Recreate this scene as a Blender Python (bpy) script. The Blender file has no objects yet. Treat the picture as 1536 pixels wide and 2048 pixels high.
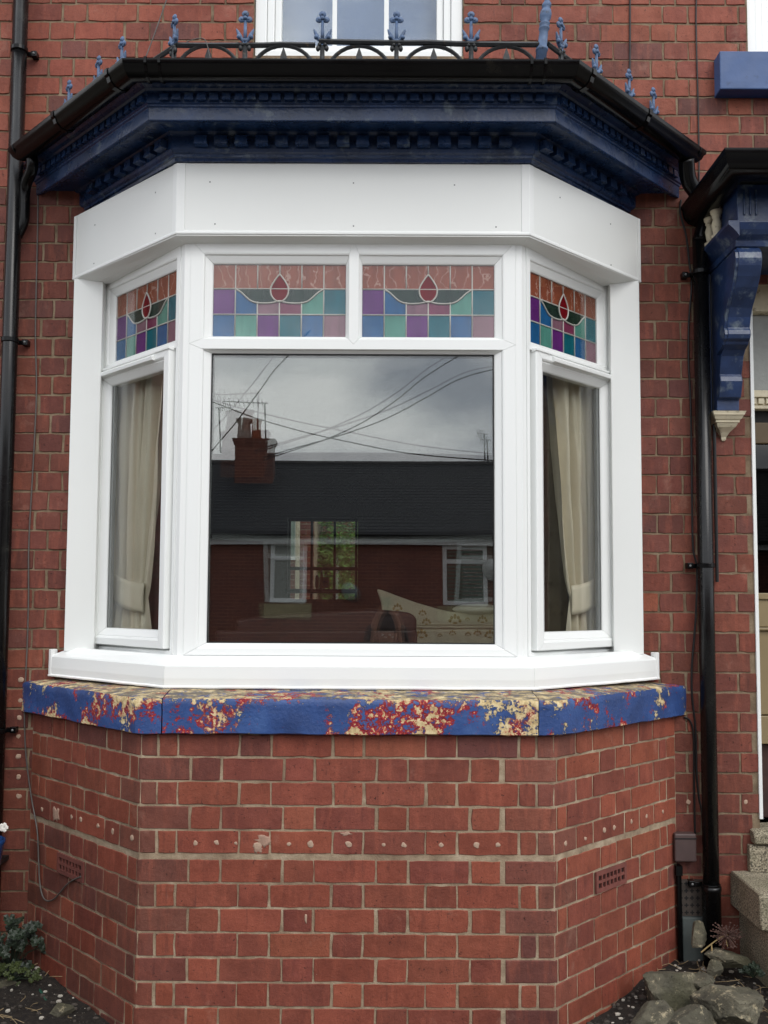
import bpy, bmesh, math, random
from mathutils import Vector, Matrix, noise
random.seed(7)
SC = bpy.context.scene
COL = SC.collection
R = math.radians

# ------------------------------------------------------------------ camera
EYE = 1.64
F, YP, PITCH, YAW, ROLL, CX, CD = 1900.0, 1077.25, .067316, -.003098, .005253, .14496, 3.62047
_r0 = Vector((math.cos(YAW), -math.sin(YAW), 0))
_fw = Vector((math.sin(YAW) * math.cos(PITCH), math.cos(YAW) * math.cos(PITCH), math.sin(PITCH)))
_u0 = _r0.cross(_fw)
_rt = _r0 * math.cos(ROLL) + _u0 * math.sin(ROLL)
_up = -_r0 * math.sin(ROLL) + _u0 * math.cos(ROLL)
CAMLOC = Vector((CX, -CD, EYE))
cd = bpy.data.cameras.new('camera')
cd.sensor_fit = 'VERTICAL'; cd.sensor_height = 24; cd.lens = F / 2048 * 24
cd.shift_y = (YP - 1024) / 2048
cd.clip_start = .01; cd.clip_end = 2000
cam = bpy.data.objects.new('camera', cd); COL.objects.link(cam)
m = Matrix.Identity(4)
for i, ax in enumerate((_rt, _up, -_fw)):
    for j in range(3): m[j][i] = ax[j]
m.translation = CAMLOC
cam.matrix_world = m
SC.camera = cam

def px(u, v, Y):
    """photo pixel -> point on the plane at depth Y (a wall, window or thing it touches)"""
    d = _fw + _rt * ((u - 768) / F) - _up * ((v - YP) / F)
    return CAMLOC + d * ((Y + CD) / d.y)

def rx(u, v, Yr):
    """photo pixel seen mirrored in the big pane -> the real point standing at depth Yr in the street"""
    p = px(u, v, .43 - Yr)
    return Vector((p.x, Yr, p.z))

# ------------------------------------------------------------------ sky, sun, exposure
SUN_EL, SUN_AZ = R(43), R(152)          # azimuth clockwise from the wall's inward normal (+Y)
w = bpy.data.worlds.new('World'); SC.world = w; w.use_nodes = True
nt = w.node_tree; nt.nodes.clear()
def wn(t): return nt.nodes.new(t)
out = wn('ShaderNodeOutputWorld'); bg = wn('ShaderNodeBackground'); bg.inputs[1].default_value = .1
sky = wn('ShaderNodeTexSky'); sky.sky_type = 'NISHITA'; sky.sun_disc = False
sky.sun_elevation = SUN_EL; sky.sun_rotation = SUN_AZ; sky.air_density = 1.6; sky.dust_density = 2
tc = wn('ShaderNodeTexCoord')
mp = wn('ShaderNodeMapping'); mp.inputs['Scale'].default_value = (1, 1, 2.2); mp.inputs['Location'].default_value = (3.1, .4, 1.7)
n1 = wn('ShaderNodeTexNoise'); n1.inputs['Scale'].default_value = 4.0; n1.inputs['Detail'].default_value = 7; n1.inputs['Roughness'].default_value = .52
cr = wn('ShaderNodeValToRGB')
cr.color_ramp.elements[0].position = .40; cr.color_ramp.elements[0].color = (10.0, 10.8, 12.4, 1)
cr.color_ramp.elements[1].position = .62; cr.color_ramp.elements[1].color = (26.0, 26.2, 26.4, 1)
mx = wn('ShaderNodeMix'); mx.data_type = 'RGBA'; mx.inputs['Factor'].default_value = .94
nt.links.new(tc.outputs['Generated'], mp.inputs[0]); nt.links.new(mp.outputs[0], n1.inputs[0])
nt.links.new(n1.outputs[0], cr.inputs[0]); nt.links.new(sky.outputs[0], mx.inputs[6]); nt.links.new(cr.outputs[0], mx.inputs[7])
nt.links.new(mx.outputs[2], bg.inputs[0]); nt.links.new(bg.outputs[0], out.inputs[0])
sl = bpy.data.lights.new('sun', 'SUN'); sl.energy = 1.5; sl.angle = R(35); sl.color = (1, .965, .92)
so = bpy.data.objects.new('sun', sl); COL.objects.link(so)
sd = Vector((math.sin(SUN_AZ) * math.cos(SUN_EL), math.cos(SUN_AZ) * math.cos(SUN_EL), math.sin(SUN_EL)))
so.rotation_euler = (-sd).to_track_quat('-Z', 'Y').to_euler(); so.location = (4, -8, 12)
SC.view_settings.view_transform = 'Standard'; SC.view_settings.look = 'None'
SC.view_settings.gamma = 1; SC.view_settings.use_curve_mapping = False
SC.view_settings.exposure = -.14
SC.cycles.max_bounces = 8; SC.cycles.transparent_max_bounces = 24; SC.cycles.glossy_bounces = 5
SC.cycles.use_denoising = True
SC.cycles.caustics_reflective = False; SC.cycles.caustics_refractive = False

# ------------------------------------------------------------------ object helpers
WL = {}
def link(name, data, parent=None, wloc=(0, 0, 0)):
    o = bpy.data.objects.new(name, data); COL.objects.link(o)
    wloc = Vector(wloc)
    if parent is not None:
        o.parent = parent; o.location = wloc - WL[parent.name]
    else: o.location = wloc
    WL[o.name] = wloc
    return o
def tag(o, label=None, cat=None, group=None, kind=None):
    if label: o['label'] = label
    if cat: o['category'] = cat
    if group: o['group'] = group
    if kind: o['kind'] = kind
    return o
def thing(name, label, cat, loc, group=None):
    return tag(link(name, None, None, loc), label, cat, group)
def sub(name, parent, loc): return link(name, None, parent, loc)

class MB:
    def __init__(s): s.v = []; s.f = []; s.tf = None
    def add(s, vs, fs):
        b = len(s.v); s.v += [Vector(p) for p in vs]; s.f += [[i + b for i in f] for f in fs]; return s
    def box(s, x0, x1, y0, y1, z0, z1, M=None):
        p = [Vector((x, y, z)) for z in (z0, z1) for y in (y0, y1) for x in (x0, x1)]
        if M is not None: p = [M @ q for q in p]
        return s.add(p, [(0, 2, 3, 1), (4, 5, 7, 6), (0, 1, 5, 4), (2, 6, 7, 3), (0, 4, 6, 2), (1, 3, 7, 5)])
    def grid(s, rows, closeu=False, closev=False):
        n = len(rows); k = len(rows[0]); b = len(s.v)
        for r in rows: s.v += [Vector(p) for p in r]
        for i in range(n if closev else n - 1):
            for j in range(k if closeu else k - 1):
                a, c = i, (i + 1) % n; d, e = j, (j + 1) % k
                s.f.append([b + a * k + d, b + a * k + e, b + c * k + e, b + c * k + d])
        return s
    def cap(s, pts, flip=False):
        b = len(s.v); s.v += [Vector(p) for p in pts]; f = list(range(b, b + len(pts)))
        s.f.append(f[::-1] if flip else f); return s
    def loft(s, rows):
        s.grid(rows, closeu=True); s.cap(rows[0]); s.cap(rows[-1], True); return s
    def prism(s, poly, y0, y1, M=None):
        """polygon in XZ pushed along Y"""
        rows = [[Vector((x, y, z)) for x, z in poly] for y in (y0, y1)]
        if M is not None: rows = [[M @ p for p in r] for r in rows]
        return s.loft(rows)
    def tube(s, pts, r, seg=8, cap=True):
        pts = [Vector(p) for p in pts]; rows = []
        rs = r if isinstance(r, (list, tuple)) else [r] * len(pts)
        prev = None
        for i, p in enumerate(pts):
            t = (pts[min(i + 1, len(pts) - 1)] - pts[max(i - 1, 0)]).normalized()
            if prev is None:
                a = Vector((0, 0, 1)) if abs(t.z) < .9 else Vector((1, 0, 0))
                n = t.cross(a).normalized()
            else: n = (prev - t * prev.dot(t)).normalized()
            prev = n; bb = t.cross(n)
            rows.append([p + (n * math.cos(q) + bb * math.sin(q)) * rs[i] for q in [2 * math.pi * k / seg for k in range(seg)]])
        s.grid(rows, closeu=True)
        if cap: s.cap(rows[0]); s.cap(rows[-1], True)
        return s
    def lathe(s, prof, c=(0, 0, 0), seg=16, M=None):
        c = Vector(c); rows = [[c + Vector((r * math.cos(q), r * math.sin(q), z)) for q in [2 * math.pi * k / seg for k in range(seg)]] for r, z in prof]
        if M is not None: rows = [[M @ p for p in r] for r in rows]
        return s.loft(rows)
    def blob(s, c, rad, seg=8, rings=6, M=None):
        c = Vector(c); rad = Vector(rad); rows = []
        for i in range(rings + 1):
            t = math.pi * (.02 + .96 * i / rings)
            rows.append([Vector((rad.x * math.sin(t) * math.cos(q), rad.y * math.sin(t) * math.sin(q), rad.z * math.cos(t))) for q in [2 * math.pi * k / seg for k in range(seg)]])
        if M is not None: rows = [[M @ p for p in r] for r in rows]
        return s.loft([[p + c for p in r] for r in rows])
    def mesh(s, name, mat=None, smooth=False, center=None):
        me = bpy.data.meshes.new(name)
        c = Vector(center) if center is not None else Vector((0, 0, 0))
        me.from_pydata([p - c for p in s.v], [], s.f)
        bm = bmesh.new(); bm.from_mesh(me); bmesh.ops.remove_doubles(bm, verts=bm.verts, dist=1e-6)
        bmesh.ops.recalc_face_normals(bm, faces=bm.faces); bm.to_mesh(me); bm.free()
        if mat: me.materials.append(mat)
        if smooth:
            for p in me.polygons: p.use_smooth = True
        return me
    def build(s, name, mat, parent=None, smooth=False, bevel=0, origin='c', seg=2, auto=None):
        xs = [p.x for p in s.v]; ys = [p.y for p in s.v]; zs = [p.z for p in s.v]
        c = Vector(((min(xs) + max(xs)) / 2, (min(ys) + max(ys)) / 2, min(zs)))
        me = s.mesh(name, mat, smooth or auto is not None, c)
        o = link(name, me, parent, c)
        if auto is not None:
            try: me.set_sharp_from_angle(angle=R(auto))
            except Exception: pass
        if bevel:
            b = o.modifiers.new('bevel', 'BEVEL'); b.width = bevel; b.segments = seg; b.limit_method = 'ANGLE'; b.angle_limit = R(35)
            b.harden_normals = False
        return o

def T(x, y, z): return Matrix.Translation((x, y, z))
def RZ(a): return Matrix.Rotation(a, 4, 'Z')
def RX(a): return Matrix.Rotation(a, 4, 'X')
def RY(a): return Matrix.Rotation(a, 4, 'Y')
def smooth_path(pts, n=8):
    pts = [Vector(p) for p in pts]; o = []
    for i in range(len(pts) - 1):
        p0, p1, p2, p3 = pts[max(i - 1, 0)], pts[i], pts[i + 1], pts[min(i + 2, len(pts) - 1)]
        for k in range(n):
            t = k / n
            o.append(.5 * (2 * p1 + (p2 - p0) * t + (2 * p0 - 5 * p1 + 4 * p2 - p3) * t * t + (3 * p1 - p0 - 3 * p2 + p3) * t ** 3))
    o.append(pts[-1]); return o

# ------------------------------------------------------------------ materials
def srgb(r, g, b):
    f = lambda c: (c / 255 / 12.92) if c / 255 <= .04045 else ((c / 255 + .055) / 1.055) ** 2.4
    return (f(r), f(g), f(b), 1)
class NM:
    def __init__(s, name):
        s.m = bpy.data.materials.new(name); s.m.use_nodes = True; s.t = s.m.node_tree
        s.b = s.t.nodes['Principled BSDF']; s.o = s.t.nodes['Material Output']; s._c = None
    def n(s, typ, **k):
        x = s.t.nodes.new('ShaderNode' + typ)
        for a, v in k.items():
            if hasattr(x, a): setattr(x, a, v)
            else: x.inputs[a.replace('_', ' ')].default_value = v
        return x
    def l(s, a, b): s.t.links.new(a, b)
    def coord(s, rnd=True):
        """object coordinates, shifted at random for every object"""
        if s._c is None:
            t = s.n('TexCoord'); oi = s.n('ObjectInfo'); mu = s.n('Math', operation='MULTIPLY'); mu.inputs[1].default_value = 57.3
            s.l(oi.outputs['Random'], mu.inputs[0])
            va = s.n('VectorMath', operation='ADD'); s.l(t.outputs['Object'], va.inputs[0])
            if rnd: s.l(mu.outputs[0], va.inputs[1])
            s._c = va.outputs[0]
        return s._c
    def noise(s, scale, detail=4, rough=.55, vec=None, stretch=None):
        x = s.n('TexNoise', Scale=scale, Detail=detail, Roughness=rough)
        v = vec or s.coord()
        if stretch:
            mp = s.n('Mapping'); mp.inputs['Scale'].default_value = stretch; s.l(v, mp.inputs[0]); v = mp.outputs[0]
        s.l(v, x.inputs['Vector']); return x.outputs[0]
    def ramp(s, fac, stops):
        r = s.n('ValToRGB'); e = r.color_ramp.elements
        while len(e) < len(stops): e.new(.5)
        for el, (p, c) in zip(e, stops):
            el.position = p; el.color = c if len(c) == 4 else (c[0], c[1], c[2], 1)
        s.l(fac, r.inputs[0]); return r.outputs[0]
    def step(s, fac, a, b): return s.ramp(fac, [(a, (0, 0, 0, 1)), (b, (1, 1, 1, 1))])
    def mix(s, fac, a, b, mode='MIX'):
        x = s.n('Mix', data_type='RGBA', blend_type=mode)
        for v, i in ((fac, 0), (a, 6), (b, 7)):
            if hasattr(v, 'node'): s.l(v, x.inputs[i])
            else: x.inputs[i].default_value = v
        return x.outputs[2]
    def math(s, op, a, b=0.):
        x = s.n('Math', operation=op)
        for i, v in enumerate((a, b)):
            if hasattr(v, 'node'): s.l(v, x.inputs[i])
            else: x.inputs[i].default_value = v
        return x.outputs[0]
    def set(s, **k):
        for a, v in k.items():
            i = s.b.inputs[a.replace('_', ' ')]
            if hasattr(v, 'node'): s.l(v, i)
            else: i.default_value = v
        return s
    def bump(s, h, strength=.3, dist=.01, prev=None):
        b = s.n('Bump'); b.inputs['Strength'].default_value = strength; b.inputs['Distance'].default_value = dist
        s.l(h, b.inputs['Height'])
        if prev is not None: s.l(prev, b.inputs['Normal'])
        s.l(b.outputs[0], s.b.inputs['Normal']); return b.outputs[0]

def simple(name, col, rough=.5, var=.18, scale=9, bump=.12, bscale=60, dist=.004, metal=0, dirt=None, spec=.5, rvar=.12):
    s = NM(name); c = srgb(*col)
    dk = tuple(x * (1 - var) for x in c[:3]) + (1,); lt = tuple(min(1, x * (1 + var)) for x in c[:3]) + (1,)
    base = s.ramp(s.noise(scale, 6), [(.32, dk), (.68, lt)])
    if dirt:
        dc, amt, dsc = dirt
        base = s.mix(s.step(s.noise(dsc, 8, .65), .62 - amt, .72 - amt * .6), base, srgb(*dc))
    rr = s.math('ADD', s.math('MULTIPLY', s.noise(scale * 2.3, 4), rvar * 2), rough - rvar)
    s.set(Base_Color=base, Roughness=rr, Metallic=metal); s.b.inputs['Specular IOR Level'].default_value = spec
    if bump: s.bump(s.noise(bscale, 5), bump, dist)
    return s.m

def brick_mat(name, attr=False):
    s = NM(name)
    if attr:
        a = s.n('Attribute', attribute_name='col'); c0 = a.outputs['Color']
        t = s.n('TexCoord'); s._c = t.outputs['Object']
    else:
        a = s.n('ObjectInfo'); c0 = a.outputs['Color']
    big = s.noise(9, 6, .62); c = s.mix(s.math('MULTIPLY', s.step(big, .40, .68), .5), c0, (.52, .45, .46, 1), 'MULTIPLY')
    c = s.mix(s.math('MULTIPLY', s.step(s.noise(18, 6, .68, stretch=(1.6, 1, .3)), .50, .74), .5), c, srgb(172, 96, 74))
    c = s.mix(s.math('MULTIPLY', s.step(s.noise(30, 5, .7, stretch=(1.5, 1, .25)), .56, .72), .5), c, srgb(84, 46, 42))
    fine = s.noise(230, 4, .65)
    c = s.mix(s.math('MULTIPLY', s.step(fine, .38, .66), .5), c, (.55, .48, .47, 1), 'MULTIPLY')
    sp = s.noise(95, 3, .7); pit = s.step(sp, .645, .675)
    pm = s.math('MULTIPLY', pit, s.step(s.noise(5, 2), .36, .56))
    c = s.mix(s.math('MULTIPLY', pm, .85), c, srgb(34, 22, 22))
    gp = s.n('NewGeometry'); soot = s.step(s.noise(1.7, 6, .62, vec=gp.outputs['Position']), .44, .66)
    c = s.mix(s.math('MULTIPLY', soot, .42), c, (.50, .47, .49, 1), 'MULTIPLY')
    lime = s.math('MULTIPLY', s.step(s.noise(5.5, 8, .72, vec=gp.outputs['Position']), .60, .70), .22); c = s.mix(lime, c, srgb(178, 140, 122))
    wht = s.math('MULTIPLY', s.step(s.noise(48, 5, .75), .70, .735), .6)
    c = s.mix(wht, c, srgb(186, 164, 150))
    s.set(Base_Color=c, Roughness=s.math('ADD', s.math('MULTIPLY', big, .25), .55)); s.b.inputs['Specular IOR Level'].default_value = .35
    h = s.math('SUBTRACT', s.math('ADD', s.math('MULTIPLY', s.noise(38, 6, .6), 1.0), s.math('MULTIPLY', fine, .4)), s.math('MULTIPLY', pm, 1.1))
    s.bump(h, .6, .005)
    return s.m

def mortar_mat(name='mortar', dark=1.0):
    s = NM(name); n = s.noise(14, 8, .65)
    c = s.ramp(n, [(.28, srgb(116, 98, 80)), (.5, srgb(160, 141, 117)), (.72, srgb(190, 173, 149))])
    c = s.mix(s.math('MULTIPLY', s.step(s.noise(3.1, 4), .48, .66), .5), c, srgb(112, 88, 70))
    c = s.mix(s.math('MULTIPLY', s.step(s.noise(130, 4, .7), .6, .75), .5), c, srgb(88, 76, 66))
    if dark < 1: c = s.mix(1., c, (dark, dark * .96, dark * .9, 1), 'MULTIPLY')
    s.set(Base_Color=c, Roughness=.93); s.bump(s.noise(150, 6, .7), .7, .006); return s.m

def peel_mat():
    """blue gloss over red lead over cream stone, flaking; the weathered top has lost most of it"""
    s = NM('peeling_blue_paint'); t = s.n('TexCoord'); s._c = t.outputs['Object']
    blue = s.ramp(s.noise(6, 5), [(.3, srgb(34, 56, 102)), (.55, srgb(46, 76, 132)), (.75, srgb(66, 98, 150))])
    blue = s.mix(s.math('MULTIPLY', s.step(s.noise(50, 4, .7, stretch=(.5, 1, 2)), .55, .75), .25), blue, srgb(28, 50, 96))
    g = s.n('NewGeometry'); sx = s.n('SeparateXYZ'); s.l(g.outputs['Normal'], sx.inputs[0]); topf = s.step(sx.outputs[2], .45, .8)
    big = s.noise(4.6, 3, .5); mid = s.noise(30, 9, .68); sm = s.noise(95, 6, .75)
    p = s.math('ADD', s.math('ADD', s.math('MULTIPLY', big, .58), s.math('MULTIPLY', mid, .50)), s.math('MULTIPLY', sm, .30))
    oz = s.n('SeparateXYZ'); s.l(t.outputs['Object'], oz.inputs[0])
    p = s.math('ADD', p, s.math('MULTIPLY', s.step(oz.outputs[2], .085, .135), .042))
    p = s.math('ADD', p, s.math('MULTIPLY', s.step(s.math('SUBTRACT', .14, oz.outputs[2]), .11, .14), .03))
    p = s.math('ADD', p, s.math('MULTIPLY', topf, .09))
    bare = s.step(p, .776, .786); red = s.step(p, .757, .763)
    stone = s.ramp(s.noise(42, 6, .7), [(.3, srgb(146, 124, 88)), (.5, srgb(202, 180, 134)), (.7, srgb(228, 212, 172))])
    stone = s.mix(s.math('MULTIPLY', topf, s.step(s.noise(26, 8, .75, stretch=(.5, 1, 1)), .42, .54)), stone, srgb(104, 96, 84))
    redsel = s.step(s.noise(7, 3), .46, .54)
    redc = s.ramp(s.noise(30, 4), [(.3, srgb(128, 26, 34)), (.7, srgb(178, 40, 48))])
    red2 = s.math('MULTIPLY', redsel, s.step(p, .737, .744))
    c = s.mix(red, blue, s.mix(redsel, stone, redc))
    c = s.mix(red2, c, redc)
    bare2 = s.math('MULTIPLY', bare, s.math('SUBTRACT', 1., s.math('MULTIPLY', redsel, s.math('SUBTRACT', 1., s.step(p, .795, .812)))))
    c = s.mix(bare2, c, stone)
    c = s.mix(s.math('MULTIPLY', s.math('SUBTRACT', s.step(p, .730, .735), s.step(p, .738, .743)), .6), c, srgb(30, 34, 46))
    c = s.mix(s.math('MULTIPLY', topf, s.step(s.noise(22, 6, .7, stretch=(.6, 1, 1)), .57, .62)), c, blue)
    s.set(Base_Color=c, Roughness=s.mix(red, (.42, .42, .42, 1), (.9, .9, .9, 1)))
    h = s.math('SUBTRACT', s.math('MULTIPLY', s.noise(70, 5, .65), .4), s.math('MULTIPLY', red, .6))
    s.bump(h, .9, .008); return s.m

def glass_mat(name, tint=(1, 1, 1, 1), gain=1.0, rough=0.0):
    s = NM(name); s.t.nodes.remove(s.b)
    g = s.n('NewGeometry'); dt = s.n('VectorMath', operation='DOT_PRODUCT'); s.l(g.outputs['Incoming'], dt.inputs[0]); s.l(g.outputs['Normal'], dt.inputs[1])
    c = s.math('ABSOLUTE', dt.outputs['Value']); k = s.math('POWER', s.math('SUBTRACT', 1., c), 5.)
    fr = s.math('MULTIPLY', s.math('ADD', s.math('MULTIPLY', k, .957), .043), gain)
    tr = s.n('BsdfTransparent'); tr.inputs[0].default_value = tint
    gl = s.n('BsdfGlossy'); gl.inputs['Roughness'].default_value = rough
    mxs = s.n('MixShader'); s.l(fr, mxs.inputs[0]); s.l(tr.outputs[0], mxs.inputs[1]); s.l(gl.outputs[0], mxs.inputs[2])
    s.l(mxs.outputs[0], s.o.inputs[0]); return s.m

def stain_mat(name, col, streak=None):
    s = NM(name); c = srgb(*col)
    base = s.ramp(s.noise(18, 5, .6, stretch=(2, 1, .4)), [(.3, tuple(x * .8 for x in c[:3]) + (1,)), (.7, tuple(min(1, x * 1.2) for x in c[:3]) + (1,))])
    if streak:
        wv = s.n('TexWave', Scale=7, Distortion=9, Detail=3); wv.inputs['Detail Scale'].default_value = 2.2; s.l(s.coord(), wv.inputs['Vector'])
        base = s.mix(s.math('MULTIPLY', s.step(wv.outputs['Fac'], .965, .995), .7), base, srgb(*streak))
    s.set(Base_Color=base, Roughness=.25)
    tr = s.n('BsdfTransparent'); tr.inputs[0].default_value = tuple(min(1, x * 1.5 + .02) for x in c[:3]) + (1,)
    mxs = s.n('MixShader'); mxs.inputs[0].default_value = .45
    s.l(s.b.outputs[0], mxs.inputs[1]); s.l(tr.outputs[0], mxs.inputs[2]); s.l(mxs.outputs[0], s.o.inputs[0])
    return s.m

BRICK = brick_mat('red_brick'); BRICKA = brick_mat('red_brick_far', True); MORTAR = mortar_mat(); MORTAR2 = mortar_mat('sooty_mortar', .62)
PEEL = peel_mat()
PVC = simple('white_upvc', (233, 235, 233), .3, .004, 3, .0, rvar=.01)
PVCF = simple('white_fascia_board', (229, 231, 228), .34, .012, 2, .03, 3, .004, rvar=.015)
SEAL = simple('white_sealant', (240, 240, 238), .5, .02, 20, .1, 60)
NAVY = simple('navy_gloss_paint', (27, 48, 82), .28, .34, 7, .35, 45, .004, dirt=((84, 96, 108), .045, 15), rvar=.12)
NAVY2 = simple('blue_porch_paint', (33, 52, 88), .34, .3, 8, .3, 40, .004, dirt=((100, 112, 124), .07, 12))
SILLB = simple('blue_masonry_paint', (58, 84, 128), .55, .15, 8, .2, 60, .003, dirt=((40, 60, 96), .02, 14))
BLACK = simple('black_gutter_plastic', (9, 9, 10), .2, .25, 7, .05, 20, .003, dirt=((26, 24, 21), .02, 9), spec=.22)
PIPEB = simple('black_pipe_plastic', (12, 12, 13), .26, .25, 5, .04, 12, .003, dirt=((30, 30, 28), .02, 7), spec=.4)
IRONB = simple('blue_painted_iron', (76, 98, 130), .55, .25, 25, .35, 90, .003, dirt=((36, 44, 56), .05, 30))
IRONK = simple('black_painted_iron_and_soffit_shade', (22, 25, 27), .5, .4, 25, .4, 90, .003, dirt=((96, 78, 58), .0, 35))
RUBBER = simple('black_gasket', (14, 14, 15), .6, .1)
SPACER = simple('grey_spacer_bar', (120, 122, 122), .4, .1)
GLASS = glass_mat('window_glass', (.95, .965, .955, 1), 2.2)
GLASS1 = glass_mat('side_window_glass', (.985, .99, .985, 1), 1.0)
LEAD = simple('lead_came', (176, 174, 168), .45, .12, 20, .1, 80)
CREAM = simple('cream_painted_plaster', (208, 198, 172), .6, .12, 14, .3, 60, .003, dirt=((120, 106, 84), .06, 22))
DOORM = simple('tan_painted_door', (134, 118, 86), .45, .08, 5, .06, 40)
DARK = simple('dark_void', (14, 12, 12), .8, .2)
CABG = simple('grey_cable', (88, 84, 80), .5, .15); CABK = simple('black_cable', (16, 16, 17), .5, .1)
DAB = simple('cream_filler', (172, 146, 126), .9, .12, 60, .6, 120, .003)
PLASTER = simple('plaster_smear', (162, 132, 114), .92, .18, 25, .6, 80, .004, dirt=((150, 96, 78), .04, 30))
def granite():
    s = NM('speckled_granite'); v = s.noise(150, 4, .7)
    c = s.ramp(v, [(.38, srgb(52, 48, 42)), (.5, srgb(140, 130, 110)), (.64, srgb(190, 180, 156))])
    c = s.mix(s.math('MULTIPLY', s.step(s.noise(6, 5), .45, .7), .5), c, srgb(92, 90, 66)); s.set(Base_Color=c, Roughness=.85)
    s.bump(s.noise(120, 5, .7), .6, .006); return s.m
GRANITE = granite()
def rockm():
    s = NM('garden_rock'); c = s.ramp(s.noise(7, 8, .65), [(.3, srgb(52, 49, 41)), (.5, srgb(88, 84, 70)), (.7, srgb(118, 112, 94))])
    c = s.mix(s.step(s.noise(24, 9, .78), .55, .62), c, srgb(168, 156, 128)); c = s.mix(s.math('MULTIPLY', s.step(s.noise(4, 4), .5, .66), .7), c, srgb(70, 68, 46))
    c = s.mix(s.step(s.noise(65, 6, .75), .63, .68), c, srgb(34, 32, 29))
    s.set(Base_Color=c, Roughness=.93); s.bump(s.noise(26, 9, .7), .9, .02); return s.m
ROCK = rockm()
def soilm():
    s = NM('garden_soil'); v = s.noise(40, 8, .7)
    c = s.ramp(v, [(.3, srgb(20, 16, 13)), (.55, srgb(48, 40, 33)), (.75, srgb(78, 68, 58))])
    c = s.mix(s.step(s.noise(95, 4, .7), .66, .70), c, srgb(170, 164, 154)); s.set(Base_Color=c, Roughness=.95)
    s.bump(s.noise(60, 8, .75), 1., .03); return s.m
SOIL = soilm()
LEAF = simple('dark_leaf', (36, 47, 33), .5, .35, 20, .1, 60); LEAF2 = simple('hedge_leaf', (98, 132, 52), .45, .45, 3, 0)
ASPH = simple('asphalt', (70, 70, 72), .9, .2, 30, .6, 200, .006); PAVE = simple('concrete_paving', (112, 108, 102), .9, .15, 4, .3, 80)
WALLP = simple('room_wall_paint', (84, 70, 64), .8, .08, 2, .03); CARPET = simple('room_carpet', (74, 52, 46), .95, .2, 30, .4, 150)
CURT = simple('cream_satin_curtain', (206, 196, 174), .4, .06, 4, .05, 200, .001)
LEATHER = simple('dark_red_leather', (44, 20, 19), .5, .2, 10, .3, 90)
TICK = simple('cream_mattress_ticking', (212, 204, 178), .8, .05, 20, .2, 120); GOLD = simple('woven_gold_motif', (172, 148, 96), .7, .15, 60)
SLATE = simple('roof_slate', (27, 29, 35), .8, .3, 3, .3, 30)

# ------------------------------------------------------------------ the bay's plan: flat front at Y = yf, sides at 45 degrees to the wall
A0, D = .778, .655
H = math.sqrt(.5)
def Zr(z): return z + EYE
def st45(yf, yend=D):
    hw = A0 - .41421 * yf
    return [Vector((-(hw + yend - yf), yend, 0)), Vector((-hw, yf, 0)), Vector((hw, yf, 0)), Vector((hw + yend - yf, yend, 0))]
def st_wide(hw0, y0, we):
    """front corner (hw0, y0) and an end at (we, ~wall), for the boards that overlap the brick either side"""
    def f(yf):
        d = yf - y0
        return [Vector((-(we - 1.2 * d), .628, 0)), Vector((-(hw0 - .41421 * d), yf, 0)), Vector((hw0 - .41421 * d, yf, 0)), Vector((we - 1.2 * d, .628, 0))]
    return f
def ring(name, prof, mat, parent, st=st45, segs=((0, 1), (1, 2), (2, 3)), smooth=False, zend=0., bevel=0, gap=.0004, dens=0, jit=0, sm_ang=None):
    """sweep a closed (yf, z) profile round the bay; one mesh per straight run"""
    outs = []
    for a, b in segs:
        mb = MB(); k = max(1, dens)
        rows = []
        for i in range(k + 1):
            t = i / k; row = []
            for yf, z in prof:
                s4 = st(yf); p, q = s4[a], s4[b]
                d = (q - p).normalized() * gap
                r = (p + d).lerp(q - d, t)
                za = z + (zend if a == 0 else 0); zb = z + (zend if b == 3 else 0)
                row.append(Vector((r.x, r.y, Zr(za + (zb - za) * t))))
            rows.append(row)
        mb.loft(rows)
        if jit:
            for v in mb.v:
                n = noise.noise_vector(v * 14) * jit + noise.noise_vector(v * 45) * jit * .4
                v += Vector((n.x * .4, n.y, n.z * .8))
        outs.append(mb.build(name, mat, parent, bevel=bevel, smooth=smooth, auto=sm_ang))
    return outs
def side_M(k, yf, s, z):
    """matrix of a piece on face k (-1 left, 0 front, 1 right) of the ring at yf; s metres from the corner (or X on the front)"""
    if k == 0: return T(s, yf, Zr(z))
    hw = A0 - .41421 * yf
    return T(k * (hw + s * H), yf + s * H, Zr(z)) @ RZ(k * math.pi / 4)

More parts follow.
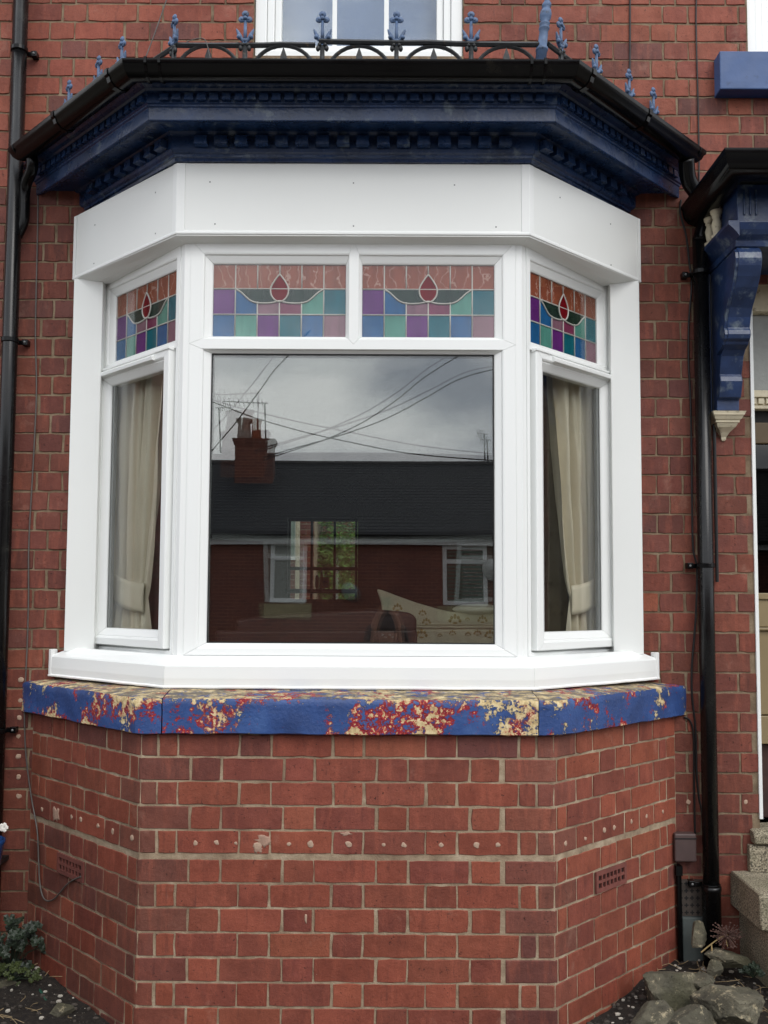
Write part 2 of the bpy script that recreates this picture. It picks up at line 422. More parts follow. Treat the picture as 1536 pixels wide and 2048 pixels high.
# ------------------------------------------------------------------ bricks
_bm = {}
def brick_mesh(L, Hh, var):
    key = (round(L, 3), round(Hh, 3), var)
    if key in _bm: return _bm[key]
    rnd = random.Random(hash(key) & 0xffff)
    nl = 6 if L > .15 else (4 if L > .07 else 2)
    def per(ins, y, jit):
        P = []
        x0, x1, z0, z1 = -L / 2 + ins, L / 2 - ins, ins, Hh - ins
        pts = [(x0 + (x1 - x0) * i / nl, z0) for i in range(nl)] + [(x1, z0), (x1, (z0 + z1) / 2)] + [(x1 - (x1 - x0) * i / nl, z1) for i in range(nl)] + [(x0, z1), (x0, (z0 + z1) / 2)]
        for x, z in pts: P.append((x, y, z))
        return P
    offs = [[rnd.gauss(0, .0009), rnd.gauss(0, .0009)] for _ in range(2 * nl + 4)]
    for ci, dx, dz2 in ((0, 1, 1), (nl, -1, 1), (nl + 2, -1, -1), (2 * nl + 2, 1, -1)):
        q = abs(rnd.gauss(.0003, .0009)); offs[ci][0] += dx * q; offs[ci][1] += dz2 * q
    def app(P, k, yj=0): return [Vector((p[0] + o[0] * k, p[1] + (rnd.gauss(0, yj) if yj else 0), p[2] + o[1] * k)) for p, o in zip(P, offs)]
    r0 = app(per(.0018, 0, 0), 1.2, .0004); r1 = app(per(.0002, .0022, 0), 1.4); r2 = app(per(0, .02, 0), 1)
    mb = MB(); mb.grid([r0, r1, r2], closeu=True); mb.cap(r0)
    me = mb.mesh('brick', None); me.materials.append(BRICK)
    _bm[key] = me; return me
def squint_mesh(lf, ls, Hh, k, var):
    """corner brick turning 45 degrees: lf along the front, ls along the side (k = side)"""
    rnd = random.Random(var * 7 + int(lf * 1000) + k)
    P = [Vector((-lf, 0))] ; r = .022
    for t in (0, .25, .5, .75, 1):
        p0, p1, p2 = Vector((-r, 0)), Vector((0, 0)), Vector((r * H, r * H))
        if lf <= r: p0 = Vector((-lf * .9, 0))
        if ls <= r: p2 = Vector((ls * .9 * H, ls * .9 * H))
        P.append(p0 * (1 - t) ** 2 + p1 * 2 * t * (1 - t) + p2 * t * t)
    P.append(Vector((ls * H, ls * H)))
    n = len(P); nor = []
    for i in range(n):
        d = (P[min(i + 1, n - 1)] - P[max(i - 1, 0)]).normalized(); nor.append(Vector((-d.y, d.x)))
    rows = []
    e = .0025
    for z, off in ((0, .02), (0, .003), (e, 0), (Hh / 2, 0), (Hh - e, 0), (Hh, .003), (Hh, .02)):
        row = []
        for i, (p, q) in enumerate(zip(P, nor)):
            o = p + q * (off + rnd.gauss(0, .0004))
            if i == 0 and off == 0: o.x += e
            if i == n - 1 and off == 0: o -= Vector((e * H, e * H))
            row.append(Vector((o.x * k, o.y, z + rnd.gauss(0, .0004))))
        rows.append(row)
    mb = MB(); mb.grid(rows)
    ends = [[r[0] for r in rows], [r[-1] for r in rows]]
    for en in ends: mb.cap(en)
    me = mb.mesh('brick', None); me.materials.append(BRICK); return me
PAL = [srgb(144, 79, 61), srgb(139, 76, 59), srgb(149, 82, 62), srgb(134, 72, 58), srgb(142, 75, 57), srgb(131, 71, 58), srgb(147, 79, 60)]
PUR = [srgb(117, 70, 61), srgb(109, 65, 58), srgb(121, 70, 59)]
ORA = [srgb(155, 86, 63), srgb(151, 82, 60)]
SQU = [srgb(131, 78, 64), srgb(123, 74, 62), srgb(136, 79, 63), srgb(117, 71, 60)]
MAIN = [srgb(122, 68, 54), srgb(115, 64, 52), srgb(129, 71, 55), srgb(108, 60, 50), srgb(120, 68, 56)]
def bcol(rng, base=PAL, pp=.06, po=.05):
    t = rng.random(); c = rng.choice(PUR if t < pp else (ORA if t > 1 - po else base)); j = rng.uniform(.9, 1.1)
    return (c[0] * j, c[1] * j * rng.uniform(.95, 1.05), c[2] * j, 1)
rb = random.Random(11)

# ------------------------------------------------------------------ bay wall below the window
bay = thing('bay_wall', 'red brick canted bay wall under the peeling blue stone sill', 'wall', (0, 0, 0))
CB, CT = .0898, -.4975                    # course height, top of brickwork
JT = .0080
rows = []; z = CT
for i in range(15):
    h = CB - JT
    if i == 5: z -= .0155                 # the thick rendered joint
    rows.append((i, z - h, h)); z -= CB
zlow = rows[-1][1]
# mortar core, set back from the brick faces
core = MB()
def plan_loop(off, z):
    s4 = st45(off); return [Vector((p.x, p.y, Zr(z))) for p in s4] + [Vector((s4[3].x, D + .02, Zr(z))), Vector((s4[0].x, D + .02, Zr(z)))]
core.loft([plan_loop(.0034, zlow), plan_loop(.0034, CT)])
core.build('mortar', MORTAR, bay)
def put_brick(parent, me, M, col):
    o = link('brick', me, parent, M.translation)
    o.rotation_euler = M.to_euler(); o.color = col; return o
FA = [(-.7065, -.6425)] + [x for k in range(4) for x in ((-.6326 + .35 * k, -.4092 + .35 * k), (-.3997 + .35 * k, -.2922 + .35 * k))][:-1] + [(.6500, .7065)]
FB = [(-.585, -.477), (-.4675, -.2435), (-.234, -.1265), (-.117, .1065), (.116, .2235), (.233, .4565), (.466, .5735)]
SA = [(.150, .257), (.267, .49), (.5, .607), (.617, .724), (.734, .915)]
SV = [(.150, .258), (.268, .40), (.41, .635), (.645, .752), (.762, .915)]
SB = [(.021, .075), (.085, .308), (.318, .425), (.435, .542), (.552, .775), (.785, .837), (.847, .915)]
air = {}
for i, z0, h in rows:
    typ = i % 2
    for x0, x1 in (FB if typ else FA):
        j0, j1 = rb.gauss(0, .0014), rb.gauss(0, .0014)
        L = round((x1 + j1 - x0 - j0 + .0018) / .002) * .002
        M = T((x0 + x1 + j0 + j1) / 2, rb.gauss(0, .0007), Zr(z0)) @ RY(rb.gauss(0, .0018))
        put_brick(bay, brick_mesh(L, h, rb.randrange(3)), M, bcol(rb))
    for k in (-1, 1):
        if typ: lf, ls = A0 - .593, .012
        else: lf, ls = A0 - .716, .141
        me = squint_mesh(lf, ls, h, k, i)
        c = bcol(rb, SQU, .15, 0)
        put_brick(bay, me, T(k * A0, 0, Zr(z0)), c)
        for q, (s0, s1) in enumerate(SB if typ else (SV if k == -1 and i == 6 else SA)):
            vent = i == 6 and q == (1 if k == 1 else 2)
            if vent: air[k] = (s0, s1, z0, h); continue
            L = round((s1 - s0 + .0016 + rb.gauss(0, .002)) / .002) * .002
            M = side_M(k, rb.gauss(0, .0006), (s0 + s1) / 2, z0) @ RY(rb.gauss(0, .0018))
            dark = k == -1 and i >= 6
            put_brick(bay, brick_mesh(L, h, rb.randrange(3)), M, bcol(rb, SQU if (dark and rb.random() < .55) else PAL, .15 if dark else .05, .0 if dark else .08))
AIRM = simple('terracotta_air_brick', (112, 62, 54), .8, .2, 12, .4, 60)
for k, (s0, s1, z0, h) in air.items():
    L = s1 - s0; M = side_M(k, -.001, s0, z0) if k == 1 else side_M(k, -.001, s1, z0)
    mb = MB(); n, mrows = 7, 2; fr = .016; cw = (L - 2 * fr) / n; chh = (h - 2 * fr) / mrows
    y0, y1 = -.0075, .0015
    mb.box(0, L, y0, y1, 0, fr, M); mb.box(0, L, y0, y1, h - fr, h, M)
    mb.box(0, fr, y0, y1, fr, h - fr, M); mb.box(L - fr, L, y0, y1, fr, h - fr, M)
    for c in range(1, n): mb.box(fr + cw * c - .004, fr + cw * c + .004, y0 + .0005, y1 - .0005, fr, h - fr, M)
    mb.box(fr, L - fr, y0 + .001, y1 - .001, fr + chh - .005, fr + chh + .005, M)
    bk = MB().box(.002, L - .002, y1 + .0002, y1 + .0012, .002, h - .002, M)
    ab = mb.build('air_brick', AIRM, bay); bk.build('dark_opening', DARK, ab)
# filler dabs where an old fixing ran along one course
def dab(parent, p, k, r, mat=DAB, th=.0016, flat=1.0):
    rnd = random.Random(int(p.x * 999) + int(p.z * 777)); M = T(*p) @ RZ(k * math.pi / 4); n = 17
    def lp(y, s): return [M @ Vector((r * s * q * math.cos(2 * math.pi * i / n), y, flat * r * s * q * math.sin(2 * math.pi * i / n))) for i, q in enumerate(qs)]
    qs = [rnd.uniform(.5, 1.25) for _ in range(n)]
    if mat is DAB: qs = [(qs[i - 1] + qs[i] * 1.4 + qs[(i + 1) % n]) / 3.4 for i in range(n)]
    mb = MB(); mb.loft([lp(.004, 1), lp(-.0004, 1), lp(-th, .7)]); return mb.build('filler_spot', mat, parent, smooth=True)
def on_bay(u, v):
    """pixel -> point on the brick bay's surface"""
    p = px(u, v, 0)
    if abs(p.x) <= A0: return p, 0
    k = 1 if p.x > 0 else -1
    lo, hi = 0, D
    for _ in range(40):
        mid = (lo + hi) / 2; q = px(u, v, mid)
        if k * q.x - A0 > mid: lo = mid
        else: hi = mid
    return px(u, v, lo), k
for u, v, r in ((391, 1686, .011), (433, 1685, .011), (472, 1687, .008), (578, 1688, .010), (621, 1688, .013), (697, 1688, .014), (767, 1690, .008), (808, 1690, .011), (882, 1690, .012), (953, 1691, .012), (996, 1690, .011),
                (1131, 1687, .010), (1171, 1677, .009), (1209, 1661, .012), (1229, 1655, .012), (1263, 1643, .010), (1293, 1632, .010), (1326, 1623, .009),
                (84, 1619, .011), (143, 1634, .012), (161, 1639, .012), (196, 1652, .012), (225, 1663, .012), (264, 1676, .012), (516, 1693, .016)):
    p, k = on_bay(u, v); dab(bay, p, k, r)
for u, v, r, f in ((527, 1682, .034, .7), (112, 1630, .03, 1.1), (516, 1697, .02, .8), (692, 1668, .022, .35), (612, 1836, .005, 4.5)):
    p, k = on_bay(u, v); dab(bay, p, k, r, PLASTER if r > .01 else DAB, .0012, f)

# ------------------------------------------------------------------ main house wall
house = thing('house_wall', 'terraced house front wall of weathered red brick behind the bay', 'wall', (0, D, 0))
mo = MB(); X0, X1, XD = -3.2, 3.4, 1.80
TOPZ = 5.2; BY, BY2 = D + .0042, D + .24
def slab(x0, x1, z0, z1): mo.box(x0, x1, BY, BY2, z0, z1)
slab(X0, -1.19, -.4, TOPZ); slab(1.19, XD, -.4, TOPZ)
slab(-1.19, 1.19, -.4, Zr(-.95)); slab(-1.19, -.49, Zr(1.80), TOPZ); slab(.49, 1.19, Zr(1.80), TOPZ)
slab(-.49, .49, Zr(1.80), Zr(2.55)); slab(XD, X1, Zr(1.50), Zr(2.50)); slab(XD, XD + .02, Zr(2.50), TOPZ)
slab(XD + .95, X1, -.4, Zr(1.50)); slab(XD + .95, X1, Zr(2.5), TOPZ)
mo.build('mortar', MORTAR2, house)
CM = .0886; zj = px(30, 1495.9, D).z            # a known joint
cand = []
k0 = int((zj + .15) / CM)
WINR = (1.812, Zr(2.36))
for i in range(-k0 - 1, 46):
    z0 = zj + i * CM; h = CM - .0078
    if z0 + h > TOPZ: break
    x = X0 + (.0 if i % 2 else .175)
    j = i % 2
    n = 0
    while x < X1:
        L = .2257 if (n + j) % 2 == 0 else .1092
        a, b = x, x + L; x += L + .0083; n += 1
        spans = [(a, b)]
        def cut(sp, c0, c1):
            o = []
            for p, q in sp:
                if q <= c0 or p >= c1: o.append((p, q)); continue
                if p < c0 - .02: o.append((p, c0))
                if q > c1 + .02: o.append((c1, q))
            return o
        zc = z0 + h / 2
        if zc < Zr(1.80): spans = cut(spans, -1.2, 1.2)
        if Zr(1.5) > zc: spans = cut(spans, XD - .001, XD + .951)
        if zc > Zr(2.55): spans = cut(spans, -.492, .492)
        if zc > Zr(2.37): spans = cut(spans, WINR[0] - (.12 if zc < Zr(2.53) else 0), XD + .96)
        for p, q in spans:
            if q - p > .03: cand.append((p, q, z0, h))
def shown(c):
    p, q, z0, h = c; x = (p + q) / 2; z = z0 + h / 2
    d = Vector((x, D, z)) - CAMLOC; dep = d.dot(_fw); u = 768 + d.dot(_rt) / dep * F; v = YP - d.dot(_up) / dep * F
    if not (-12 < u < 1545 and -25 < v < 2060): return 0
    zr = z - EYE
    if abs(x) < 1.30 and zr < 1.8: return 0
    if abs(x) < 1.36 and zr < -.5: return 0
    if zr > 1.8 and zr < 2.5 - (abs(x) - .9) * .62: return 0 if zr < 2.42 - max(0, abs(x) - .86) * .75 else .5
    if x > 1.55 and zr > .7 and zr < 1.8: return .4
    return 1 + (q - p)
cand = [c + (shown(c),) for c in cand]
cand.sort(key=lambda c: -c[4])
keep = [c for c in cand if c[4] > 0][:300]; rest = cand[len(keep):]
for p, q, z0, h, _ in keep:
    L = round((q - p + rb.gauss(0, .0015)) / .002) * .002
    M = T((p + q) / 2 + rb.gauss(0, .001), D + rb.gauss(0, .0008), z0 + rb.gauss(0, .0006)) @ RY(rb.gauss(0, .002))
    up = z0 > Zr(1.9)
    put_brick(house, brick_mesh(L, h, rb.randrange(3)), M, bcol(rb, PAL if up else MAIN, .06, .02 if up else 0))
mb = MB(); cols = []
for p, q, z0, h, _ in rest:
    L = round((q - p) / .002) * .002; me = brick_mesh(L, h, rb.randrange(3)); b = len(mb.v); o = Vector(((p + q) / 2, D, z0))
    mb.v += [v.co + o for v in me.vertices]; mb.f += [[i + b for i in pl.vertices] for pl in me.polygons]
    cols += [bcol(rb, MAIN)] * len(me.vertices)
me = bpy.data.meshes.new('bricks'); me.from_pydata(mb.v, [], mb.f); me.materials.append(BRICKA)
ca = me.color_attributes.new('col', 'FLOAT_COLOR', 'POINT'); ca.data.foreach_set('color', [x for c in cols for x in c])
tag(link('bricks', me, house, (0, 0, 0)), kind='stuff')
for u, v in ((42, 1360), (41, 1401), (38, 1436), (37, 1473), (36, 1513), (37, 1554), (38, 1592), (1377, 1604), (1491, 1604)):
    dab(house, px(u, v, D), 0, .014 if u < 100 else .011)

# ------------------------------------------------------------------ blue stone sill
sill = thing('stone_sill', 'thick stone sill in flaking blue and red paint below the white window', 'sill', (0, 0, Zr(-.495)))
def stone(pts_o, pts_i, name='sill_stone'):
    """slab between an outer and an inner plan line, finely divided so that its edges can wander"""
    def res(pts, n):
        L = [(pts[i + 1] - pts[i]).length for i in range(len(pts) - 1)]; o = []
        for i in range(len(pts) - 1):
            k = n[i]
            for j in range(k): o.append(pts[i].lerp(pts[i + 1], j / k))
        return o + [pts[-1]]
    n = [max(2, int((pts_o[i + 1] - pts_o[i]).length / .022)) for i in range(len(pts_o) - 1)]
    po, pi = res(pts_o, n), res(pts_i, n); rows = []
    for a, b in zip(po, pi):
        row = [a.lerp(b, t) + Vector((0, 0, z)) for t, z in ((1., -.495), (.5, -.495), (.05, -.495), (.0, -.490), (0, -.465), (0, -.44), (0, -.415), (0, -.39), (0, -.372), (.03, -.362), (.15, -.356), (.35, -.351), (.6, -.345), (1, -.338))]
        rows.append([Vector((p.x, p.y, Zr(p.z))) for p in row])
    mb = MB(); mb.loft(rows)
    for v in mb.v:
        n1 = noise.noise_vector(v * 9) * .0035 + noise.noise_vector(v * 38) * .0022
        v += n1
    return mb.build(name, PEEL, sill, auto=40)
O, I = st45(-.034), st45(.17)
xl, xr = -.694, .715
stone([O[0], O[1], Vector((xl - .0025, -.034, 0))], [I[0], I[1], Vector((xl - .0015, .17, 0))])
stone([Vector((xl + .0025, -.034, 0)), Vector((xr - .0015, -.034, 0))], [Vector((xl + .0025, .17, 0)), Vector((xr - .002, .17, 0))])
stone([Vector((xr + .0015, -.034, 0)), O[2], O[3]], [Vector((xr + .001, .17, 0)), I[2], I[3]])

# ------------------------------------------------------------------ white bay window
bwin = thing('bay_window', 'white plastic three-sided bay window with stained glass top lights', 'window', (0, .13, Zr(-.33)))
SW = st_wide(.725, .127, 1.352); FW = st_wide(.717, .145, 1.294)
ring('window_sill', [(.24, -.330), (.127, -.330), (.125, -.300), (.127, -.253), (.133, -.247), (.205, -.214), (.24, -.214)], PVC, bwin, SW, zend=.006)
for k in (-1, 1):                            # sill end caps
    mb = MB(); M = T(k * 1.352, .628, Zr(-.327)) @ RZ(k * math.atan2(.5, .625))
    e = [(-.012, .004), (.004, .006), (.006, .004), (.006, -.0015), (-.001, -.003)]
    lo = [(x, y) for x, y in ((-.015, -.003), (.006, -.003), (.009, .004), (.009, .03), (-.015, .03))]
    mb.loft([[M @ Vector((k * x, y, z)) for x, y in lo] for z in (-.002, .113)]); mb.build('end_cap', PVC, bwin, bevel=.004)
sb = ring('sealant_bead', [(.14, -.340), (.122, -.3385), (.1205, -.333), (.126, -.328), (.14, -.329)], SEAL, bwin, SW, zend=.006, dens=24, jit=.002)
# fascia: boards, corner trims, bottom bead, soffit
ring('fascia_board', [(.16, 1.500), (.145, 1.500), (.145, 1.787), (.16, 1.787)], PVCF, bwin, FW, zend=-.026)
ring('fascia_bead', [(.165, 1.488), (.146, 1.488), (.1405, 1.491), (.1400, 1.497), (.1425, 1.5045), (.1448, 1.506), (.1448, 1.4995), (.165, 1.4995)], PVC, bwin, FW, zend=-.026)
ring('soffit_board', [(.30, 1.470), (.30, 1.486), (.1455, 1.4878), (.1455, 1.484), (.215, 1.4695)], PVCF, bwin, FW, zend=-.022)
for k in (-1, 1):
    s4a, s4b = FW(.1415), FW(.146)
    c, sd_ = (s4a[1], s4a[0]) if k < 0 else (s4a[2], s4a[3])
    ci, si = (s4b[1], s4b[0]) if k < 0 else (s4b[2], s4b[3])
    dirs = (sd_ - c).normalized(); loop = [c + Vector((-k * .033, 0, 0)), c, c + dirs * .026, ci + dirs * .026, ci, ci + Vector((-k * .033, 0, 0))]
    mb = MB(); mb.loft([[Vector((p.x, p.y, Zr(z))) for p in loop] for z in (1.497, 1.786)]); mb.build('corner_trim', PVC, bwin, bevel=.0015)
    e = s4a[0] if k < 0 else s4a[3]
    loop = [e - dirs * .022 + Vector((0, -.0005, 0)), e + Vector((0, -.002, 0)), e + Vector((0, .018, 0)), e - dirs * .022 + Vector((0, .018, 0))]
    mb = MB(); mb.loft([[Vector((p.x, p.y, Zr(z))) for p in loop] for z in (1.466, 1.760)]); mb.build('end_trim', PVC, bwin, bevel=.0015)
    # flat pilaster board on the wall beside the frame
    xa, xb = sorted((k * 1.150, k * 1.283)); mb = MB(); mb.box(xa, xb, .604, D + .012, Zr(-.222), Zr(1.462)); mb.build('pilaster_board', PVCF, bwin, bevel=.003)
for u, v in ((420, 364), (707, 366), (909, 370), (430, 448), (707, 452), (992, 454)):
    p = px(u, v, .145); mb = MB(); mb.lathe([(.0032, 0), (.0032, .001), (.002, .0013)], seg=8, M=T(p.x, .145, p.z) @ RX(math.pi / 2)); mb.build('screw_cap', SPACER, bwin)
for u, v, k in ((190, 450, -1), (311, 385, -1), (311, 467, -1), (188, 527, -1), (1120, 395, 1), (1221, 448, 1), (1119, 490, 1), (1222, 530, 1)):
    lo, hi = .1, .64
    for _ in range(30):
        mid = (lo + hi) / 2; q = px(u, v, mid); s4 = FW(.145); c, e = (s4[1], s4[0]) if k < 0 else (s4[2], s4[3])
        yy = c.y + (abs(q.x) - abs(c.x)) / (abs(e.x) - abs(c.x)) * (e.y - c.y)
        if yy > mid: lo = mid
        else: hi = mid
    q = px(u, v, lo); mb = MB(); mb.lathe([(.0032, 0), (.0032, .001), (.002, .0013)], seg=8, M=T(*q) @ RZ(k * .68) @ RX(math.pi / 2)); mb.build('screw_cap', SPACER, bwin)

def plane_map(k):
    """(s, z, n) -> world: s along the frame from the bay corner (X on the front), n outwards"""
    if k == 0: return lambda s, z, n: Vector((s, .2 - n, Zr(z)))
    return lambda s, z, n: Vector((k * (.695 + s * H + n * H), .2 + s * H - n * H, Zr(z)))
PROF = [(0, -.06), (0, 0), (.55, 0), (.62, -.0022), (.66, -.009), (.70, -.010), (.95, -.020), (1, -.024), (1, -.05)]
SASH = [(0, -.03), (0, .017), (.05, .021), (.42, .022), (.50, .018), (.54, .012), (.60, .012), (.94, -.006), (1, -.012), (1, -.04)]
def mitred(parent, P, s0, s1, z0, z1, w, prof=PROF, mat=PVC, name='frame_bar', gap=.0007):
    wl, wr, wb, wt = w
    O4 = [(s0, z0), (s1, z0), (s1, z1), (s0, z1)]; I4 = [(s0 + wl, z0 + wb), (s1 - wr, z0 + wb), (s1 - wr, z1 - wt), (s0 + wl, z1 - wt)]
    for i in range(4):
        j = (i + 1) % 4; mb = MB(); rows = []
        for t, n in prof:
            a = Vector((O4[i][0] + (I4[i][0] - O4[i][0]) * t, O4[i][1] + (I4[i][1] - O4[i][1]) * t))
            b = Vector((O4[j][0] + (I4[j][0] - O4[j][0]) * t, O4[j][1] + (I4[j][1] - O4[j][1]) * t))
            d = (b - a).normalized() * gap; a += d; b -= d
            rows.append([P(a.x, a.y, n), P(b.x, b.y, n)])
        mb.loft([[r[0] for r in rows], [r[1] for r in rows]]); mb.build(name, mat, parent)
def rbox(parent, P, s0, s1, z0, z1, n0, n1, mat, name, bevel=0):
    mb = MB(); mb.loft([[P(s0, z, n0), P(s1, z, n0), P(s1, z, n1), P(s0, z, n1)] for z in (z0, z1)]); return mb.build(name, mat, parent, bevel=bevel)
def pane(parent, P, s0, s1, z0, z1, n, th=.004, bow=0., tilt=(0, 0), name='pane', res=24, mat=None):
    """a sheet of glass with real thickness; a sealed unit's sheets bow and lean by a millimetre or two"""
    mb = MB(); cs, cz = (s0 + s1) / 2, (z0 + z1) / 2; hs, hz = (s1 - s0) / 2, (z1 - z0) / 2
    def sheet(nn):
        rows = []
        for i in range(res + 1):
            row = []
            for j in range(res + 1):
                x, y = -1 + 2 * j / res, -1 + 2 * i / res
                row.append(P(cs + x * hs, cz + y * hz, nn + bow * (1 - x * x) * (1 - .6 * y * y) + tilt[0] * x * hs + tilt[1] * y * hz))
            rows.append(row)
        return rows
    a, b = sheet(n), sheet(n - th)
    mb.grid(a); mb.grid(b)
    for e in (0, -1):
        mb.grid([a[e], b[e]]); mb.grid([[r[e] for r in a], [r[e] for r in b]])
    return mb.build(name, mat or GLASS, parent, smooth=False, auto=25)
STN = {c: stain_mat('stained_' + c, rgb, st) for c, rgb, st in (('amber', (172, 98, 70), (232, 196, 180)), ('purple', (122, 50, 140), None), ('blue', (38, 112, 168), None), ('pink', (160, 118, 134), None),
       ('rose', (150, 70, 104), None), ('mint', (104, 172, 158), None), ('teal', (22, 122, 138), None), ('green', (44, 66, 52), None), ('red', (136, 16, 28), None))}
LAY = [['amber'] * 6, ['purple', 'blue', 'pink', 'rose', 'mint', 'teal'], ['blue', 'mint', 'purple', 'teal', 'blue', 'pink']]
def leaded(parent, P, s0, s1, z0, z1, n, flip=False):
    def Pm(s, z, nn): return P((s0 + s1 - s) if flip else s, z, nn)
    w, h = s1 - s0, z1 - z0; cw = w / 6; rz = [z1, z1 - h * .335, z1 - h * .69, z0]
    for r in range(3):
        for c in range(6):
            a, b = s0 + cw * c, s0 + cw * (c + 1)
            rbox(parent, Pm, a + .0006, b - .0006, rz[r + 1] + .0006, rz[r] - .0006, n - .003, n, STN[LAY[r][c]], 'stained_glass')
    cx, zl = (s0 + s1) / 2, rz[1]; dh = rz[1] - rz[2]
    zb = zl - dh * .50; tip = z1 - h * .13
    def curve(sg): return [Vector((cx + sg * x * w, zl - dh * y)) for x, y in ((.333, .0), (.29, .14), (.25, .33), (.215, .47), (.17, .545), (.11, .56), (.05, .535), (0, .46))]
    lines = []
    for sg in (-1, 1):
        cv = smooth_path([(p.x, p.y, 0) for p in curve(sg)], 3); poly = [(p.x, p.y) for p in cv] + [(cx, zl)]
        mb = MB(); mb.loft([[Pm(x, zz, q) for x, zz in poly] for q in (n + .0004, n + .0016)]); mb.build('stained_glass', STN['green'], parent)
        lines.append([Pm(p.x, p.y, n + .002) for p in cv])
    dr = smooth_path([(cx + x * w, z, 0) for x, z in ((0, tip), (.035, tip - (tip - zb) * .22), (.066, tip - (tip - zb) * .5), (.062, tip - (tip - zb) * .76), (.032, tip - (tip - zb) * .95), (0, zb), (-.032, tip - (tip - zb) * .95), (-.062, tip - (tip - zb) * .76), (-.066, tip - (tip - zb) * .5), (-.035, tip - (tip - zb) * .22), (0, tip))], 3)
    mb = MB(); mb.loft([[Pm(p.x, p.y, q) for p in dr[:-1]] for q in (n + .0018, n + .003)]); mb.build('stained_glass', STN['red'], parent)
    lines.append([Pm(p.x, p.y, n + .0034) for p in dr])
    mb = MB()
    for c in range(1, 6):
        x = s0 + cw * c
        segs = [(z1, z0)] if c != 3 else [(z1, tip), (zb, z0)]
        if c in (2, 4): segs = [(z1, zl), (zl - dh * .5, z0)]
        for q0, q1 in segs: mb.tube([Pm(x, q0, n + .001), Pm(x, q1, n + .001)], .0030, 6)
    for zz in rz[1:3]:
        mb.tube([Pm(s0, zz, n + .0012), Pm(s1, zz, n + .0012)], .0030, 6)
    for ln in lines: mb.tube(ln, .0036, 6)
    mb.build('lead_came', LEAD, parent, smooth=True)

P0 = plane_map(0)
fw = sub('front_window', bwin, (0, .2, Zr(-.213)))
mitred(fw, P0, -.667, .004, 1.0535, 1.484, (.089, .034, .0365, .090))
mitred(fw, P0, .004, .667, 1.0535, 1.484, (.034, .084, .0365, .090))
mitred(fw, P0, -.667, .667, -.213, 1.0535, (.089, .087, .049, .0365))
for s0, s1, z0, z1 in ((-.578, -.030, 1.090, 1.394), (.038, .583, 1.090, 1.394)):
    leaded(fw, P0, s0, s1, z0, z1, -.030)
    pane(fw, P0, s0 - .005, s1 + .005, z0 - .005, z1 + .005, -.0245, .003, res=2, mat=GLASS1)
pane(fw, P0, -.584, .586, -.170, 1.023, -.026, .004, bow=.0008)
pane(fw, P0, -.584, .586, -.170, 1.023, -.046, .004, bow=-.0026, tilt=(.0015, .0034))
for s0, s1, z0, z1 in ((-.578, -.5745, -.164, 1.017), (.5765, .58, -.164, 1.017), (-.5745, .5765, -.164, -.1605), (-.5745, .5765, 1.0135, 1.017)):
    rbox(fw, P0, s0, s1, z0, z1, -.0255, -.020, RUBBER, 'gasket')
for k in (-1, 1):
    P = plane_map(k)
    swn = sub('side_window', bwin, (k * .93, .43, Zr(-.213)))
    # corner post
    mb = MB(); q = [P0(k * .668, 0, 0), P0(k * .668, 0, -.004), P0(k * .6935, 0, -.004), P(.0015, 0, -.004), P(.029, 0, -.004), P(.029, 0, -.06), P0(k * .668, 0, -.06)]
    mb.loft([[Vector((p.x, p.y, Zr(z))) for p in q[1:]] for z in (-.214, 1.484)]); mb.build('corner_post', PVC, bwin, bevel=.004)
    mitred(swn, P, .030, .680, 1.052, 1.484, (.045, .090, .036, .095))
    leaded(swn, P, .075, .590, 1.088, 1.389, -.030, flip=(k < 0))
    pane(swn, P, .072, .593, 1.085, 1.392, -.0245, .003, res=2, mat=GLASS1)
    mitred(swn, P, .030, .680, -.213, 1.052, (.034, .020, .022, .012))
    mitred(swn, P, .066, .676, -.191, 1.046, (.087, .088, .074, .075), SASH, name='sash_bar')
    for n, th in ((-.010, .004), (-.030, .004)): pane(swn, P, .149, .592, -.121, .975, n, th, bow=(.0006 if n > -.02 else -.0006), res=8, mat=GLASS1)
    for s0, s1 in ((.153, .158), (.582, .588)):
        rbox(swn, P, s0, s1, -.117, .971, -.029, -.0145, RUBBER, 'gasket')
    rbox(swn, P, .566, .5815, -.117, .971, -.029, -.0145, SPACER, 'spacer_bar')
    mb = MB(); pr = [(.0215, 1.008), (.036, 1.012), (.038, 1.026), (.030, 1.033), (.0215, 1.034)]
    mb.loft([[P(s, z, n) for n, z in pr] for s in (.175, .615)]); mb.build('trickle_vent', PVC, swn, bevel=.0015)
    mb = MB(); mb.loft([[P(s, z, n) for n, z in ((.0, 1.036), (.026, 1.041), (.026, 1.048), (.0, 1.052))] for s in (.062, .684)]); mb.build('drip_bar', PVC, swn)

# ------------------------------------------------------------------ navy timber cornice
cor = thing('bay_cornice', 'dark navy moulded timber cornice with dentil rows above the white fascia', 'cornice', (0, 0, Zr(1.787)))
CP = [(.22, 1.7885), (.132, 1.7885), (.128, 1.799), (.120, 1.802), (.120, 1.812), (.110, 1.818), (.104, 1.828), (.104, 1.880), (.094, 1.884), (.086, 1.892), (-.012, 1.894), (-.014, 1.876),
      (-.036, 1.871), (-.038, 1.874), (-.038, 1.922), (-.043, 1.926), (-.043, 1.933), (-.049, 1.937), (-.049, 1.977), (-.058, 1.980), (-.064, 1.988), (-.078, 1.994), (-.092, 2.004), (-.092, 2.018), (.22, 2.06)]
ring('cornice_moulding', CP, NAVY, cor, dens=14, jit=.0011, gap=.0008)
def den_mesh(w, d, h, lip):
    mb = MB(); mb.box(-w / 2, w / 2, -d, .002, lip, h); mb.box(-w / 2 - .0012, w / 2 + .0012, -d - .0018, .0015, 0, lip - .0002)
    me = mb.mesh('dentil', NAVY); return me
